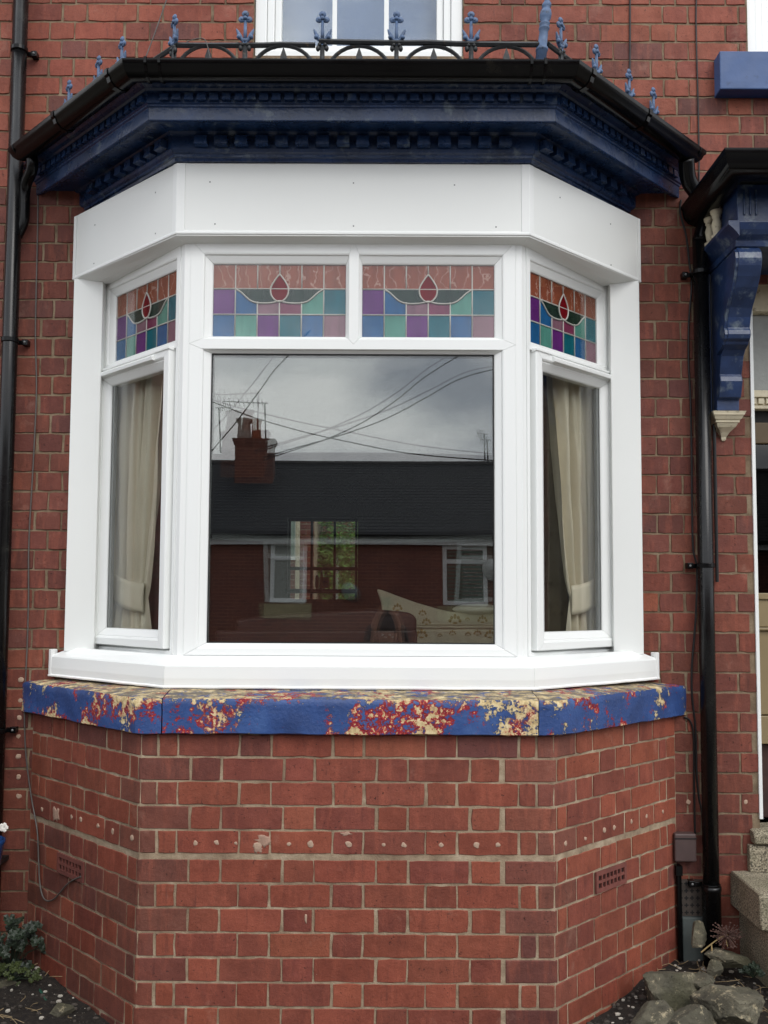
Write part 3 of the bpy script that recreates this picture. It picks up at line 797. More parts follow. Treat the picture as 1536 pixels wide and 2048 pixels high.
dus = [den_mesh(.0335, .0135, .029, .007), den_mesh(.0325, .0130, .0285, .0068), den_mesh(.0340, .0138, .029, .0072)]; dls = [den_mesh(.05, .032, .036, .007), den_mesh(.049, .031, .0355, .007)]
def place(me, parent, M, name):
    o = link(name, me, parent, M.translation); o.rotation_euler = M.to_euler(); return o
for yf, zb, pitch, dm, mg in ((-.049, 1.942, .0487, dus, .03), (.104, 1.834, .0815, dls, .045)):
    hw = A0 - .41421 * yf; n = int((2 * hw - 2 * mg) / pitch); off = -(n - 1) * pitch / 2
    for i in range(n): place(rb.choice(dm), cor, side_M(0, yf, off + i * pitch + rb.gauss(0, .0008), zb + rb.gauss(0, .0006)) @ RY(rb.gauss(0, .008)), 'dentil')
    Ls = (D - yf) / H; n = int((Ls - mg - .03) / pitch)
    for k in (-1, 1):
        for i in range(n): place(rb.choice(dm), cor, side_M(k, yf, mg + pitch * (i + .1) + rb.gauss(0, .0008), zb) @ RY(rb.gauss(0, .008)), 'dentil')
# bay roof behind the gutter
mb = MB(); s4 = st45(-.06); loop = [Vector((p.x, p.y, Zr(2.05))) for p in s4]; top = [Vector((p.x * .97, min(D, p.y + .03), Zr(2.075))) for p in s4]
wall = [Vector((-1.2, D + .01, Zr(2.21))), Vector((-.62, D + .005, Zr(2.22))), Vector((.62, D + .005, Zr(2.22))), Vector((1.2, D + .01, Zr(2.21)))]
mb.grid([loop, top, wall]); rf = mb.build('lead_roof', simple('roof_lead', (96, 100, 104), .6, .2, 6, .2), cor)
sd4 = rf.modifiers.new('thick', 'SOLIDIFY'); sd4.thickness = .012; sd4.offset = -1

# ------------------------------------------------------------------ gutter
gut = thing('bay_gutter', 'black plastic gutter wrapped round the top of the navy cornice', 'gutter', (0, -.15, Zr(1.96)))
GP = [(-.094, 2.03), (-.096, 1.992), (-.106, 1.972), (-.13, 1.961), (-.156, 1.966), (-.174, 1.984), (-.181, 2.004), (-.189, 2.012), (-.191, 2.032), (-.186, 2.036), (-.181, 2.032), (-.178, 2.012), (-.168, 1.988), (-.152, 1.972), (-.13, 1.967), (-.11, 1.977), (-.101, 1.994), (-.098, 2.03)]
GP = [(y, 2.036 - (2.036 - z) * .82) for y, z in GP]
st_g = lambda yf: st45(yf, .53 + (yf + .14) * .1)
ring('gutter_length', GP, BLACK, gut, st_g, sm_ang=50)
def gut_clip(k, s, w):
    """bracket strap round the gutter section at s"""
    mb = MB(); rows = []
    for ds in (-w / 2, w / 2):
        rows.append([])
    def at(yf, z, ds):
        if k == 0: return Vector((s + ds, yf, Zr(z)))
        hw = A0 - .41421 * yf; h0 = A0 + .41421 * .14
        t = (s + ds) * H
        return Vector((k * (h0 + t + (-.14 - yf) * H * .0 + (-(yf + .14)) * H), -.14 + t + (yf + .14) * H, Zr(z)))
    out = [(-.092, 2.02), (-.093, 1.990), (-.104, 1.968), (-.13, 1.957), (-.158, 1.962), (-.177, 1.981), (-.184, 2.002), (-.193, 2.010), (-.195, 2.036), (-.186, 2.040)]
    out = [(y, 2.038 - (2.038 - z) * .82) for y, z in out]
    inn = [(y + .004, z + .003) for y, z in out]
    loop = out + inn[::-1]
    mb.loft([[at(y, z, ds) for y, z in loop] for ds in (-w / 2, w / 2)]); mb.build('gutter_clip', BLACK, gut)
for s in (-.80 + .055, .705): 
    for d in (-.026, .026): gut_clip(0, s + d, .010)
for k, ss in ((-1, (.1, .55)), (1, (.08, .5))):
    for s in ss: gut_clip(k, s, .022)
for k in (-1, 1):                         # stop ends
    e = st_g(-.14)[0 if k < 0 else 3]; M = T(e.x, e.y, Zr(2.0)) @ RZ(k * math.pi / 4)
    mb = MB(); n = 14
    pl = [(.056 * math.cos(math.pi * i / n), -.056 * math.sin(math.pi * i / n) * .8 + .03) for i in range(n + 1)]
    mb.loft([[M @ Vector((k * x, y, z)) for y, z in pl] for x in (-.012, .012)]); mb.build('stop_end', BLACK, gut, bevel=.003)

# ------------------------------------------------------------------ iron cresting on the bay roof
cre = thing('iron_cresting', 'blue and black cast iron cresting with trefoil finials along the bay roof', 'railing', (0, .02, Zr(2.08)))
def finial_mesh():
    mb = MB()
    mb.box(-.011, .011, -.008, .008, -.13, .015); mb.blob((0, 0, .012), (.021, .013, .014))
    mb.tube([(0, 0, 0), (0, 0, .13)], [.0105, .0075], 8)
    for x, z, r in ((-.019, .137, .0185), (.019, .137, .0185), (0, .170, .0195)): mb.blob((x, 0, z), (r, .009, r), 12, 6); mb.blob((x * .9, -.006, z), (r * .5, .006, r * .5), 8, 5)
    mb.blob((0, -.006, .143), (.012, .009, .012))
    for sg in (-1, 1):
        mb.tube(smooth_path([(0, 0, .004), (sg * .018, 0, .02), (sg * .032, -.002, .048), (sg * .046, -.003, .080)], 4), [.009, .009, .0095, .0105, .011, .0115, .0118, .0115, .0105, .009, .007, .005, .002][:13], 8)
        mb.blob((sg * .032, -.007, .030), (.0125, .012, .0135), 10, 6)
    for v in mb.v: v.x *= .76; v.y *= .8; v.z = v.z * .70 if v.z > 0 else v.z
    return mb.mesh('finial', IRONB, True)
def collar_mesh():
    mb = MB(); mb.box(-.009, .009, -.007, .007, -.15, -.012)
    for sg in (-1, 1): mb.blob((sg * .017, -.003, -.024), (.009, .009, .013)); mb.blob((sg * .011, -.004, -.010), (.009, .009, .009))
    return mb.mesh('collar', IRONK, True)
fm, cm_ = finial_mesh(), collar_mesh()
ZR = 2.222
def crest_at(k, s):
    M = side_M(k, .02, s, ZR + (.022 if k else 0)); place(fm, cre, M, 'finial'); place(cm_, cre, M, 'collar')
fx = [-.430, -.122, .173, .470]
for s in fx: crest_at(0, s)
place(fm, cre, T(-.715, .03, Zr(ZR - .01)) @ RZ(-.9), 'finial'); place(cm_, cre, T(-.715, .03, Zr(ZR - .01)) @ RZ(-.9), 'collar')
for k, ss in ((1, (.100, .362, .626, .838)), (-1, (.30, .50, .775))):
    for s in ss: crest_at(k, s)
def rail(p, q, r=.0105): 
    mb = MB(); n = 8; mb.tube([p.lerp(q, i / n) + Vector((0, 0, rb.gauss(0, .0012))) for i in range(n + 1)], r, 6); mb.build('rail', IRONK, cre)
rail(Vector((-.70, .02, Zr(2.210))), Vector((-.15, .02, Zr(2.214)))); rail(Vector((-.135, .016, Zr(2.226))), Vector((.74, .018, Zr(2.216))))
def sidep(k, s, z): return side_M(k, .02, s, z).translation
rail(sidep(1, .01, ZR), sidep(1, .88, ZR - .01)); rail(Vector((-.70, .02, Zr(2.213))), sidep(-1, .86, ZR - .02))
def arch_mesh(w, h=.125):
    mb = MB(); n = 16; mb.tube([(w * .46 * math.cos(math.pi * i / n), 0, -h + h * math.sin(math.pi * i / n)) for i in range(n + 1)], .0075, 6)
    for sg in (-1, 1): mb.tube(smooth_path([(sg * w * .38, 0, -h * .55), (sg * w * .30, 0, -h * .9), (sg * w * .16, 0, -h)], 4), .006, 6)
    pl = [(0, -.005), (.013, -.045), (.012, -.062), (.032, -.052), (.016, -.085), (.012, -h - .01)]
    mb.prism(pl + [(-x, z) for x, z in pl[::-1] if x], -.004, .004)
    return mb.mesh('arch_panel', IRONK)
for i, s in enumerate((-.575, -.276, .025, .321, .610)):
    w = .28; M = side_M(0, .02, s, ZR - .012); place(arch_mesh(w), cre, M, 'arch_panel')
for k in (-1, 1):
    for s in (.23, .495, .73): place(arch_mesh(.24), cre, side_M(k, .02, s, ZR - .014), 'arch_panel')
mb = MB(); c = (.735, .02, 0)
mb.lathe([(r, Zr(z)) for r, z in ((.030, 2.05), (.030, 2.19), (.034, 2.192), (.034, 2.202), (.026, 2.204), (.024, 2.275), (.030, 2.282), (.030, 2.288), (.022, 2.292), (.029, 2.300), (.029, 2.306), (.018, 2.312), (.031, 2.325), (.033, 2.345), (.028, 2.36), (.018, 2.367), (.026, 2.375), (.026, 2.385), (.014, 2.40), (.026, 2.43), (.004, 2.48))], c, 14)
for v in mb.v:
    v.x = c[0] + (v.x - c[0]) * .72; v.y = c[1] + (v.y - c[1]) * .72; v.x += (v.z - Zr(2.05)) * .11
mb.build('corner_post', IRONB, cre, smooth=True)
mb = MB(); mb.tube(smooth_path([(-.66, .005, Zr(2.215)), (-.62, 0, Zr(2.226)), (-.585, 0, Zr(2.22)), (-.565, .002, Zr(2.15)), (-.555, .004, Zr(2.11))], 5), .0018, 5); mb.build('binding_wire', CABG, cre)

# ------------------------------------------------------------------ windows of the storey above
def upper_window(name, label, x0, x1, z0, z1, Yw, bars, sillz=None, sx0=None):
    t = thing(name, label, 'window', ((x0 + x1) / 2, Yw, z0)); o = lambda *a: MB().box(*a)
    for i, (d, w, y) in enumerate(((0, .055, 0), (.055, .035, .012), (.09, .032, .026))):
        a, b, c, e = x0 + d, x1 - d, z0 + d * .6, z1
        for q in ((a, a + w - .001, c, e), (b - w + .001, b, c, e)): o(q[0], q[1], Yw + y, Yw + y + .05, q[2], q[3]).build('frame_bar', PVC, t, bevel=.004)
        o(a + w, b - w, Yw + y, Yw + y + .05, c, c + w * .6).build('frame_bar', PVC, t, bevel=.003)
    gx0, gx1, gz = x0 + .12, x1 - .12, z0 + .075
    o(gx0 - .004, gx1 + .004, Yw + .05, Yw + .054, gz - .004, z1).build('pane', GLASS, t)
    o(gx0 - .004, gx1 + .004, Yw + .066, Yw + .070, gz - .004, z1).build('pane', GLASS, t)
    for x in bars: o(x - .011, x + .011, Yw + .040, Yw + .0495, gz, z1).build('glazing_bar', PVC, t, bevel=.002)
    mb = MB(); n = 60
    mb.grid([[Vector((gx0 - .1 + (gx1 - gx0 + .2) * i / n, Yw + .16 + .004 * math.sin(i * .35), zz)) for i in range(n + 1)] for zz in (z0 - .1, z1)])
    mb.build('sky_tint_sheet', simple('painted_sky_reflection', (128, 150, 206), .8, .1, 5), t, smooth=True)  # blue sheet behind the panes, coloured to imitate reflected sky
    if sillz:
        mb = MB(); mb.box(sx0, x1 + .1, D - .075, D + .06, sillz, z0 - .002); mb.build('window_sill', SILLB, t, bevel=.005)
    return t
upper_window('sash_window', 'white framed upstairs window above the bay roof behind the cresting', -.487, .489, Zr(2.552), Zr(3.5), D + .02, (-.116, .130), None)
upper_window('sash_window', 'white upstairs window above a plain blue sill over the porch', 1.812, 2.75, Zr(2.535), Zr(3.5), D + .02, (2.28,), Zr(2.352), px(1440, 150, D - .075).x)

# ------------------------------------------------------------------ downpipes
def pipe(name, label, pts, r, clips, Y):
    t = thing(name, label, 'downpipe', (pts[-1].x, pts[-1].y, pts[-1].z))
    mb = MB(); mb.tube(pts, r, 20); mb.build('pipe', PIPEB, t, smooth=True)
    for p, side, ear in clips:
        mb = MB(); mb.lathe([(r + .001, -.011), (r + .005, -.010), (r + .005, .010), (r + .001, .011)], p, 20)
        d = Vector((side, 0, 0))
        if ear:
            mb.box(p.x + side * r * .7 if side > 0 else p.x - r - ear, p.x + r + ear if side > 0 else p.x - r * .7, D - .035, D - .022, p.z - .011, p.z + .009)
            mb.box(p.x + side * (r + ear) - .013, p.x + side * (r + ear) + .013, D - .036, D + .001, p.z - .013, p.z + .013)
        c = mb.build('pipe_clip', BLACK, t, bevel=.002)
        if ear:
            m2 = MB(); m2.lathe([(.005, 0), (.005, .003), (.002, .005)], seg=8, M=T(p.x + side * (r + ear), D - .0365, p.z) @ RX(math.pi / 2)); m2.build('screw', SPACER, c)
    return t
YP_ = D - .062
lp = [px(39, 60, YP_), px(-5, 1470, YP_)]
lp[1].x = lp[0].x
LX = (px(38, 80, YP_).x + px(-3, 1440, YP_).x) / 2
pl_ = [Vector((LX, YP_, 5.1)), Vector((LX, YP_, -.2))]
lclips = [(Vector((LX, YP_, px(45, v, YP_).z)), 1, .022) for v in (100, 681, 1462)]
dpl = pipe('downpipe', 'long black downpipe on the brickwork beside the thin grey cable', pl_, .034, lclips, YP_)
mb = MB(); e = st_g(-.14)[0]; mb.tube(smooth_path([Vector((e.x + .045, e.y - .01, Zr(1.99))), Vector((e.x + .045, e.y + .0, Zr(1.94))), Vector((LX + .046, YP_ + .0, Zr(1.88))), Vector((LX + .040, YP_ + .01, Zr(1.74))), Vector((LX + .010, YP_ + .01, Zr(1.66)))], 6), .026, 14); mb.build('gutter_outlet', BLACK, dpl, smooth=True)
RXp = (px(1401, 560, YP_).x + px(1422, 1700, YP_).x) / 2
pr_ = [Vector((RXp, YP_, Zr(1.66))), Vector((RXp, YP_, -.1))]
rclips = [(Vector((RXp, YP_, px(1400, 545, YP_).z)), -1, .026), (Vector((RXp, YP_, px(1405, 1131, YP_).z)), -1, .026), (Vector((RXp, YP_, px(1425, 1772, YP_).z)), -1, .04)]
dpr = pipe('downpipe', 'black downpipe between the bay and the front door', pr_, .034, rclips, YP_)
zz = px(1425, 1772, YP_).z
mb = MB(); mb.lathe([(.0395, -.1), (.0395, zz - .02), (.042, zz - .018), (.042, zz), (.036, zz + .001)], (RXp, YP_, 0), 20); mb.build('pipe_socket', PIPEB, dpr, smooth=True, auto=None)
mb = MB(); e = st_g(-.14)[3]
mb.tube(smooth_path([Vector((e.x - .03, e.y - .02, Zr(1.985))), Vector((e.x - .005, e.y + .02, Zr(1.90))), Vector((RXp + .03, YP_ + .0, Zr(1.80))), Vector((RXp, YP_, Zr(1.64)))], 6), .036, 14); mb.build('gutter_outlet', BLACK, dpr, smooth=True)
mb = MB(); mb.tube([Vector((RXp + .062, D - .02, Zr(1.5))), Vector((RXp + .064, D - .02, Zr(.1)))], .008, 8); mb.build('conduit', CABK, dpr)

# ------------------------------------------------------------------ cables
def cable(name, label, pts, r, mat, n=6):
    mb = MB(); mb.tube(smooth_path(pts, n), r, 6); o = mb.build(name, mat, None, smooth=True); return tag(o, label, 'cable')
YC = D - .006
left = [px(u, v, YC) for u, v in ((76, 392), (75, 470), (72, 600), (71, 680), (73, 780), (68, 900), (58, 1080), (57, 1200), (54, 1300), (50, 1380))]
left += [px(49, 1440, YC), px(52, 1510, YC), px(62, 1590, YC - .01)]
for u, v in ((78, 1660), (81, 1720), (84, 1770), (93, 1798), (112, 1797), (140, 1766), (166, 1752)):
    p, k = on_bay(u, v); left.append(p + Vector((-.006, -.006, 0)))
cable('television_cable', 'thin grey cable hanging down the brick and looping into an air brick', left, .0034, CABG)
cable('telephone_cable', 'long black cable clipped beside the downpipe near the front door', [px(u, v, YC) for u, v in ((1362, 400), (1360, 425), (1372, 470), (1378, 520), (1383, 570), (1378, 640), (1377, 720), (1381, 800), (1383, 900), (1384, 1000), (1386, 1095), (1394, 1140), (1391, 1240), (1384, 1330), (1384, 1390), (1391, 1460), (1393, 1540), (1397, 1590), (1404, 1630), (1406, 1690))], .0045, CABK)
cable('doorbell_cable', 'short black cable from the end of the stone sill down to a brown box', [px(u, v, YC) for u, v in ((1368, 1434), (1380, 1442), (1387, 1470), (1388, 1540), (1389, 1620), (1390, 1668))], .0045, CABK)
cable('aerial_cable', 'thin dark cable down the upper brick wall above the cresting', [px(u, v, YC) for u, v in ((1260, -60), (1260, 90), (1259, 200), (1257, 290))], .0042, CABK)
cable('satellite_cable', 'thin dark cable down the upper brick wall beside the blue sill', [px(u, v, YC) for u, v in ((1395, -60), (1392, 40), (1396, 200), (1398, 310), (1398, 380))], .0036, CABK)
cable('stay_wire', 'slanting bare wire rising from the bay gutter up the brick wall', [px(u, v, D - .1) for u, v in ((291, 116), (312, 60), (333, 0), (352, -60))], .0028, CABG)

# ------------------------------------------------------------------ porch: console bracket, canopy, its gutter
por = thing('porch_canopy', 'navy timber porch canopy on a scrolled bracket with cream drop beside the door', 'porch', (1.67, D, Zr(.6)))
BX0, BX1 = px(1438, 810, D - .10).x, px(1480, 810, D - .10).x + .006
def pz(v, Y): return px(1470, v, Y).z
prof = [(d, px(1470, v, D - d).z) for d, v in ((.075, 822), (.077, 801), (.088, 798), (.100, 795), (.106, 788), (.118, 772), (.124, 762), (.118, 753), (.112, 750), (.125, 735), (.142, 712), (.163, 700), (.198, 689), (.205, 683), (.221, 677), (.229, 668), (.226, 660), (.218, 656), (.224, 648), (.233, 634), (.255, 615), (.285, 596), (.318, 574), (.345, 552), (.364, 530), (.370, 515), (.366, 504), (.352, 498), (.34, 495))]
prof = [(0, prof[0][1])] + prof + [(0, prof[-1][1])]
mb = MB(); mb.loft([[Vector((x, D - d, z)) for d, z in prof] for x in (BX0, BX1)]); mb.build('console_bracket', NAVY2, por, bevel=.004, seg=3)
# recessed spandrel on the flank: a raised rim following the bracket's edge
outer = [(d - .004, z) for d, z in prof[12:-2]]
mb = MB(); loop = [(d, z) for d, z in outer] + [(max(.02, d * .72), z - .012) for d, z in outer[::-1]]
mb.loft([[Vector((x, D - d, z)) for d, z in loop] for x in (BX0 - .012, BX0 - .0004)]); mb.build('bracket_rim', NAVY2, por)
MB().box(BX0 - .014, BX0 - .0005, D - .022, D - .001, pz(830, .57), pz(494, .34)).build('wall_post', NAVY2, por, bevel=.003)
zc = prof[-1][1]
ent = [(0, zc + .002), (.345, zc + .002), (.350, zc + .028), (.372, zc + .045), (.384, zc + .062), (.390, zc + .078), (.395, zc + .092), (.375, zc + .094), (.375, zc + .26), (0, zc + .26)]
mb = MB(); mb.loft([[Vector((x, D - d, z)) for d, z in ent] for x in (BX0 - .004, BX0 + 1.35)]); mb.build('entablature', NAVY2, por, bevel=.003)
mb = MB(); lo = [(-.05, zc + .095), (-.05, zc + .080), (-.03, zc + .062), (-.015, zc + .045), (-.0045, zc + .03), (-.0045, zc + .095)]
mb.loft([[Vector((BX0 + x, y, z)) for x, z in lo] for y in (D - .395, D - .002)]); mb.build('side_moulding', NAVY2, por)
for x in (.02, .045, .07): MB().box(BX0 + x, BX0 + x + .009, D - .381, D - .3752, zc + .125, zc + .235).build('flute', NAVY, por, bevel=.003)
for dy in (.10, .185):
    mb = MB(); mb.lathe([(r * 1.05, zc + .098 + z) for r, z in ((.024, 0), (.024, .012), (.014, .02), (.018, .045), (.021, .065), (.014, .09), (.020, .098), (.018, .106), (.024, .112), (.026, .13), (.018, .142), (.022, .15))], (BX0 - .026, D - dy, 0), 14); mb.build('baluster', CREAM, por, smooth=True)
mb = MB()
sec = [(-.02, -.03), (.020, -.032), (.052, -.018), (.070, .006), (.076, .040), (.081, .046), (.082, .062), (-.02, .062)]
def pg(x, y): return x, y
pgx, pgy, pgz = BX0 - .105, D - .56, zc + .255
rows = []
for (cx_, cy_) in ((pgx, D - .01), (pgx, pgy), (BX0 + 1.4, pgy)):
    rows.append([])
C3 = [(D + .0, 'l'), ]
def gsec(o, z):   # outward offset o
    return [Vector((pgx + .06 - o, D - .01, pgz + z)), Vector((pgx + .06 - o, pgy + .06 - o, pgz + z)), Vector((BX0 + 1.4, pgy + .06 - o, pgz + z))]
cols3 = [gsec(o, z) for o, z in sec]
mb.loft([[c[i] for c in cols3] for i in range(3)]); mb.build('canopy_gutter', BLACK, por, auto=40)
mb = MB(); tp = [Vector((pgx + .06, D + .0, pgz + .03)), Vector((pgx + .06, pgy + .06, pgz + .03)), Vector((BX0 + 1.4, pgy + .06, pgz + .03)), Vector((BX0 + 1.4, D, pgz + .03))]
mb.loft([tp, [p + Vector((0, 0, .02)) for p in tp]]); mb.build('canopy_roof', NAVY, por)
MB().box(pgx + .075, BX0 + 1.38, pgy + .075, D - .002, zc + .263, pgz + .029).build('canopy_soffit', IRONK, por)  # soffit coloured black to stand in for the shadow under the canopy
# cream plaster drop under the bracket
zt = pz(822, .57); mb = MB()
def sq(hw, dp, z, cxo=0): 
    cxm = (BX0 + BX1) / 2; return [Vector((cxm - hw, D, z)), Vector((cxm - hw, D - dp, z)), Vector((cxm + hw, D - dp, z)), Vector((cxm + hw, D, z))]
mb.loft([sq(.006, .008, zt - .122), sq(.010, .012, zt - .116), sq(.011, .014, zt - .105), sq(.022, .030, zt - .085), sq(.040, .052, zt - .066), sq(.046, .060, zt - .054), sq(.046, .062, zt - .048), sq(.053, .068, zt - .047), sq(.053, .070, zt - .037), sq(.058, .076, zt - .034), sq(.066, .086, zt - .018), sq(.068, .090, zt - .017), sq(.070, .092, zt - .010), sq(.074, .096, zt - .001), sq(.05, .07, zt)])
mb.build('plaster_drop', CREAM, por)

# ------------------------------------------------------------------ front door in its recess
YD = D + .13
dr = thing('front_door', 'tan panelled front door with dark glass under a frosted top light', 'door', (XD + .45, YD, .4))
dx0, dx1 = XD - .03, XD + .98
def dz(v, Y=None): return px(1520, v, YD if Y is None else Y).z
def dbox(z0, z1, y, d, mat, name, bev=.004): MB().box(dx0, dx1, YD + y, YD + y + d, z0, z1).build(name, mat, dr, bevel=bev)
dbox(dz(1488), dz(1432), .0, .04, DOORM, 'door_rail'); dbox(dz(1430), dz(1262), .012, .03, DOORM, 'door_panel')
dbox(dz(1261), dz(1255), -.006, .04, DOORM, 'door_bead'); dbox(dz(1254), dz(1200), .004, .035, DOORM, 'door_rail'); dbox(dz(1199), dz(1186), -.006, .05, DOORM, 'door_bead')
dbox(dz(1185), dz(888), .02, .006, glass_mat('dark_door_glass', (.25, .25, .25, 1)), 'door_glass', 0)
dbox(dz(1490), dz(886), .06, .01, DARK, 'door_backing', 0)
dbox(dz(887), dz(845), .0, .05, simple('dark_tan_rail', (84, 68, 44), .5), 'door_head')
dbox(dz(844), dz(820), .03, .03, DARK, 'door_gap', 0)
dbox(dz(1640), dz(1492), .05, .02, simple('dark_brown_door_board', (58, 34, 28), .6, .3), 'kick_board')
dbox(dz(819), dz(812), -.015, .06, CREAM, 'transom_bar'); dbox(dz(811), dz(797), -.002, .05, CREAM, 'transom_bar', .002); dbox(dz(796), dz(782), -.02, .06, CREAM, 'transom_bar')
for i in range(28): MB().box(dx0 + .036 * i, dx0 + .036 * i + .027, YD - .016, YD - .003, dz(809), dz(798)).build('dentil', CREAM, dr, bevel=.002)
FROST = simple('frosted_glass', (148, 150, 146), .35, .06, 30, .4, 90); dbox(dz(781), dz(628), .02, .008, FROST, 'top_light', 0)
dbox(dz(627), dz(560), -.03, .08, CREAM, 'door_frame_head', .008); dbox(dz(559), Zr(1.56), .0, .05, CREAM, 'door_frame_head')
tag(MB().box(XD - .004, XD + .012, D - .006, D + .125, px(1515, 1638, D).z, Zr(1.42)).build('reveal_trim', PVC, None, bevel=.002), 'thin white painted strip on the brick edge beside the front door', 'trim')
MB().box(XD + .93, XD + .96, D + .0, D + .13, .3, Zr(1.5)).build('door_jamb', CREAM, dr)

# ------------------------------------------------------------------ steps to the door
def block(name, label, x0, x1, y0, y1, z0, z1, bev=.012, jit=.004, mat=GRANITE):
    mb = MB(); n = 10
    xs = [x0 + (x1 - x0) * i / n for i in range(n + 1)]; 
    rows = [[Vector((x, y, z)) for y, z in ((y0, z0), (y0, (z0 + z1) / 2), (y0, z1 - bev), (y0 + bev, z1), ((y0 + y1) / 2, z1), (y1, z1), (y1, z0))] for x in [x0, x0 + bev] + xs[1:]]
    mb.loft(rows)
    for v in mb.v:
        v += noise.noise_vector(v * 12) * jit
    o = mb.build(name, mat, None, auto=50); o.modifiers.new('bevel', 'BEVEL').width = .006
    return tag(o, label, 'step')
sx = 1.665; zt1 = px(1452, 1742, D).z
block('stone_step', 'speckled granite step block jutting out in front of the door threshold', sx, 2.9, .325, D + .02, zt1 - .147, zt1)
block('stone_step', 'lower mossy stone step below the speckled granite block', sx + .035, 2.9, .16, D + .02, -.2, zt1 - .158 - .09 + .085)
block('stone_step', 'pale worn door threshold slab set into the dark bricks', XD - .045, 2.9, D - .05, D + .12, px(1500, 1690, D - .05).z, px(1500, 1662, D - .05).z, .02)
block('stone_step', 'buff stone riser slab between the threshold and the granite step', XD - .06, 2.9, D - .03, D + .1, zt1 + .004, px(1500, 1694, D - .05).z, .004)

# ------------------------------------------------------------------ brown box, cast vent grille, small waste pipe by the downpipe
p, q = px(1350, 1724, D - .05), px(1393, 1668, D - .05)
mb = MB(); mb.box(p.x, q.x, D - .05, D, p.z, q.z); bo = mb.build('meter_box', simple('brown_plastic_box', (78, 62, 60), .5, .15, 8, .1), None, bevel=.006); tag(bo, 'small brown plastic cable box on the wall between bay and downpipe', 'box')
MB().box(p.x - .001, q.x + .001, D - .053, D - .049, q.z - .022, q.z - .018).build('lid_seam', DARK, bo)
p, q = px(1356, 1832, D - .012), px(1412, 1760, D - .012)
vg = thing('vent_grille', 'dark cast iron vent grille with cross shaped holes behind the downpipe', 'vent', ((p.x + q.x) / 2, D, p.z))
GRL = simple('sooty_iron', (62, 54, 48), .7, .3, 20, .5, 90); MB().box(p.x, q.x, D - .012, D, p.z, q.z).build('plate', GRL, vg)
for i in range(5):
    for j in range(5):
        x = p.x + (q.x - p.x) * (i + .5) / 5; z = p.z + (q.z - p.z) * (j + .5) / 5; mb = MB(); a, b = .009, .0028
        mb.box(x - a, x + a, D - .0128, D - .011, z - b, z + b); mb.box(x - b, x + b, D - .0130, D - .011, z - a, z + a); mb.build('cross_hole', DARK, vg)
mb = MB(); wp = px(1357, 1745, D - .03); mb.tube([Vector((wp.x, D - .03, wp.z)), Vector((wp.x + .004, D - .03, .05))], .012, 10); mb.box(wp.x - .014, wp.x + .014, D - .045, D, wp.z - .01, wp.z + .03)
tag(mb.build('waste_pipe', BLACK, None, smooth=False), 'thin black waste pipe in the corner between bay and vent grille', 'pipe')
p, q = px(1366, 1885, D - .03), px(1412, 1836, D - .03)
tag(MB().box(p.x, q.x, D - .03, D, p.z - .1, q.z).build('cement_plinth', simple('grey_cement', (74, 80, 78), .9, .2, 9, .5, 60), None, bevel=.004), 'dark grey cement plinth block under the vent grille', 'plinth')

# ------------------------------------------------------------------ ground, street
def gz(y):
    pts = [(-500, -1.2), (-40, -1.15), (-17.9, -1.05), (-14.2, -1.02), (-14.0, -1.14), (-8.2, -.56), (-8.0, -.44), (-6, -.30), (-2.0, -.27), (-1.1, -.22), (-.55, -.03), (.0, .02), (.7, .03), (9, .0), (500, .0)]
    for (a, b), (c, d) in zip(pts, pts[1:]):
        if a <= y <= c: return b + (d - b) * (y - a) / (c - a)
    return 0
mb = MB(); ys = [-500, -40, -17.9, -14.2, -14, -8.2, -8, -6, -2, -1.1, -.55, 0, .7, 9, 500]
mb.grid([[Vector((x, y, gz(y) - .03)) for x in (-500, -30, 0, 30, 500)] for y in ys])
tag(mb.build('ground', simple('earth', (84, 78, 66), .95, .3, .6, .3, 4), None), kind='structure')
def strip(name, y0, y1, mat, dz=.0, n=4):
    mb = MB(); mb.grid([[Vector((x, y0 + (y1 - y0) * i / n, gz(y0 + (y1 - y0) * i / n) + dz)) for x in (-60, -20, 0, 20, 60)] for i in range(n + 1)])
    o = mb.build(name, mat, None); sm = o.modifiers.new('thick', 'SOLIDIFY'); sm.thickness = .02; sm.offset = -1
    return tag(o, kind='structure')
strip('road', -13.98, -8.22, ASPH); strip('pavement', -7.98, -6.1, PAVE); strip('pavement_opposite', -17.85, -14.22, PAVE); strip('garden_path', -5.9, -1.15, PAVE)
for y in (-14.1, -8.1): tag(MB().box(-60, 60, y - .07, y + .07, gz(y) - .12, max(gz(y - .15), gz(y + .15)) + .004).build('kerb', PAVE, None, bevel=.01), kind='structure')
# flower bed, a lumpy sheet round the foot of the bay
mb = MB(); nx, ny = 150, 64
def bedz(x, y):
    z = gz(y) + .012
    d = abs(x) - (A0 + max(0, y))
    z += .05 * max(0, min(1, (x - .95) / .25)) * max(0, min(1, (y + .1) / .3)) + .035 * max(0, min(1, (-x - 1.0) / .3)) * max(0, min(1, (y - .1) / .3))
    v = Vector((x, y, 0)); return z + noise.noise(v * 5) * .018 + noise.noise(v * 17) * .010 + noise.noise(v * 48) * .005
mb.grid([[Vector((-2.6 + 4.9 * i / nx, -1.05 + 1.72 * j / ny, bedz(-2.6 + 4.9 * i / nx, -1.05 + 1.72 * j / ny))) for i in range(nx + 1)] for j in range(ny + 1)])
tag(mb.build('flower_bed', SOIL, None, smooth=True), kind='structure')
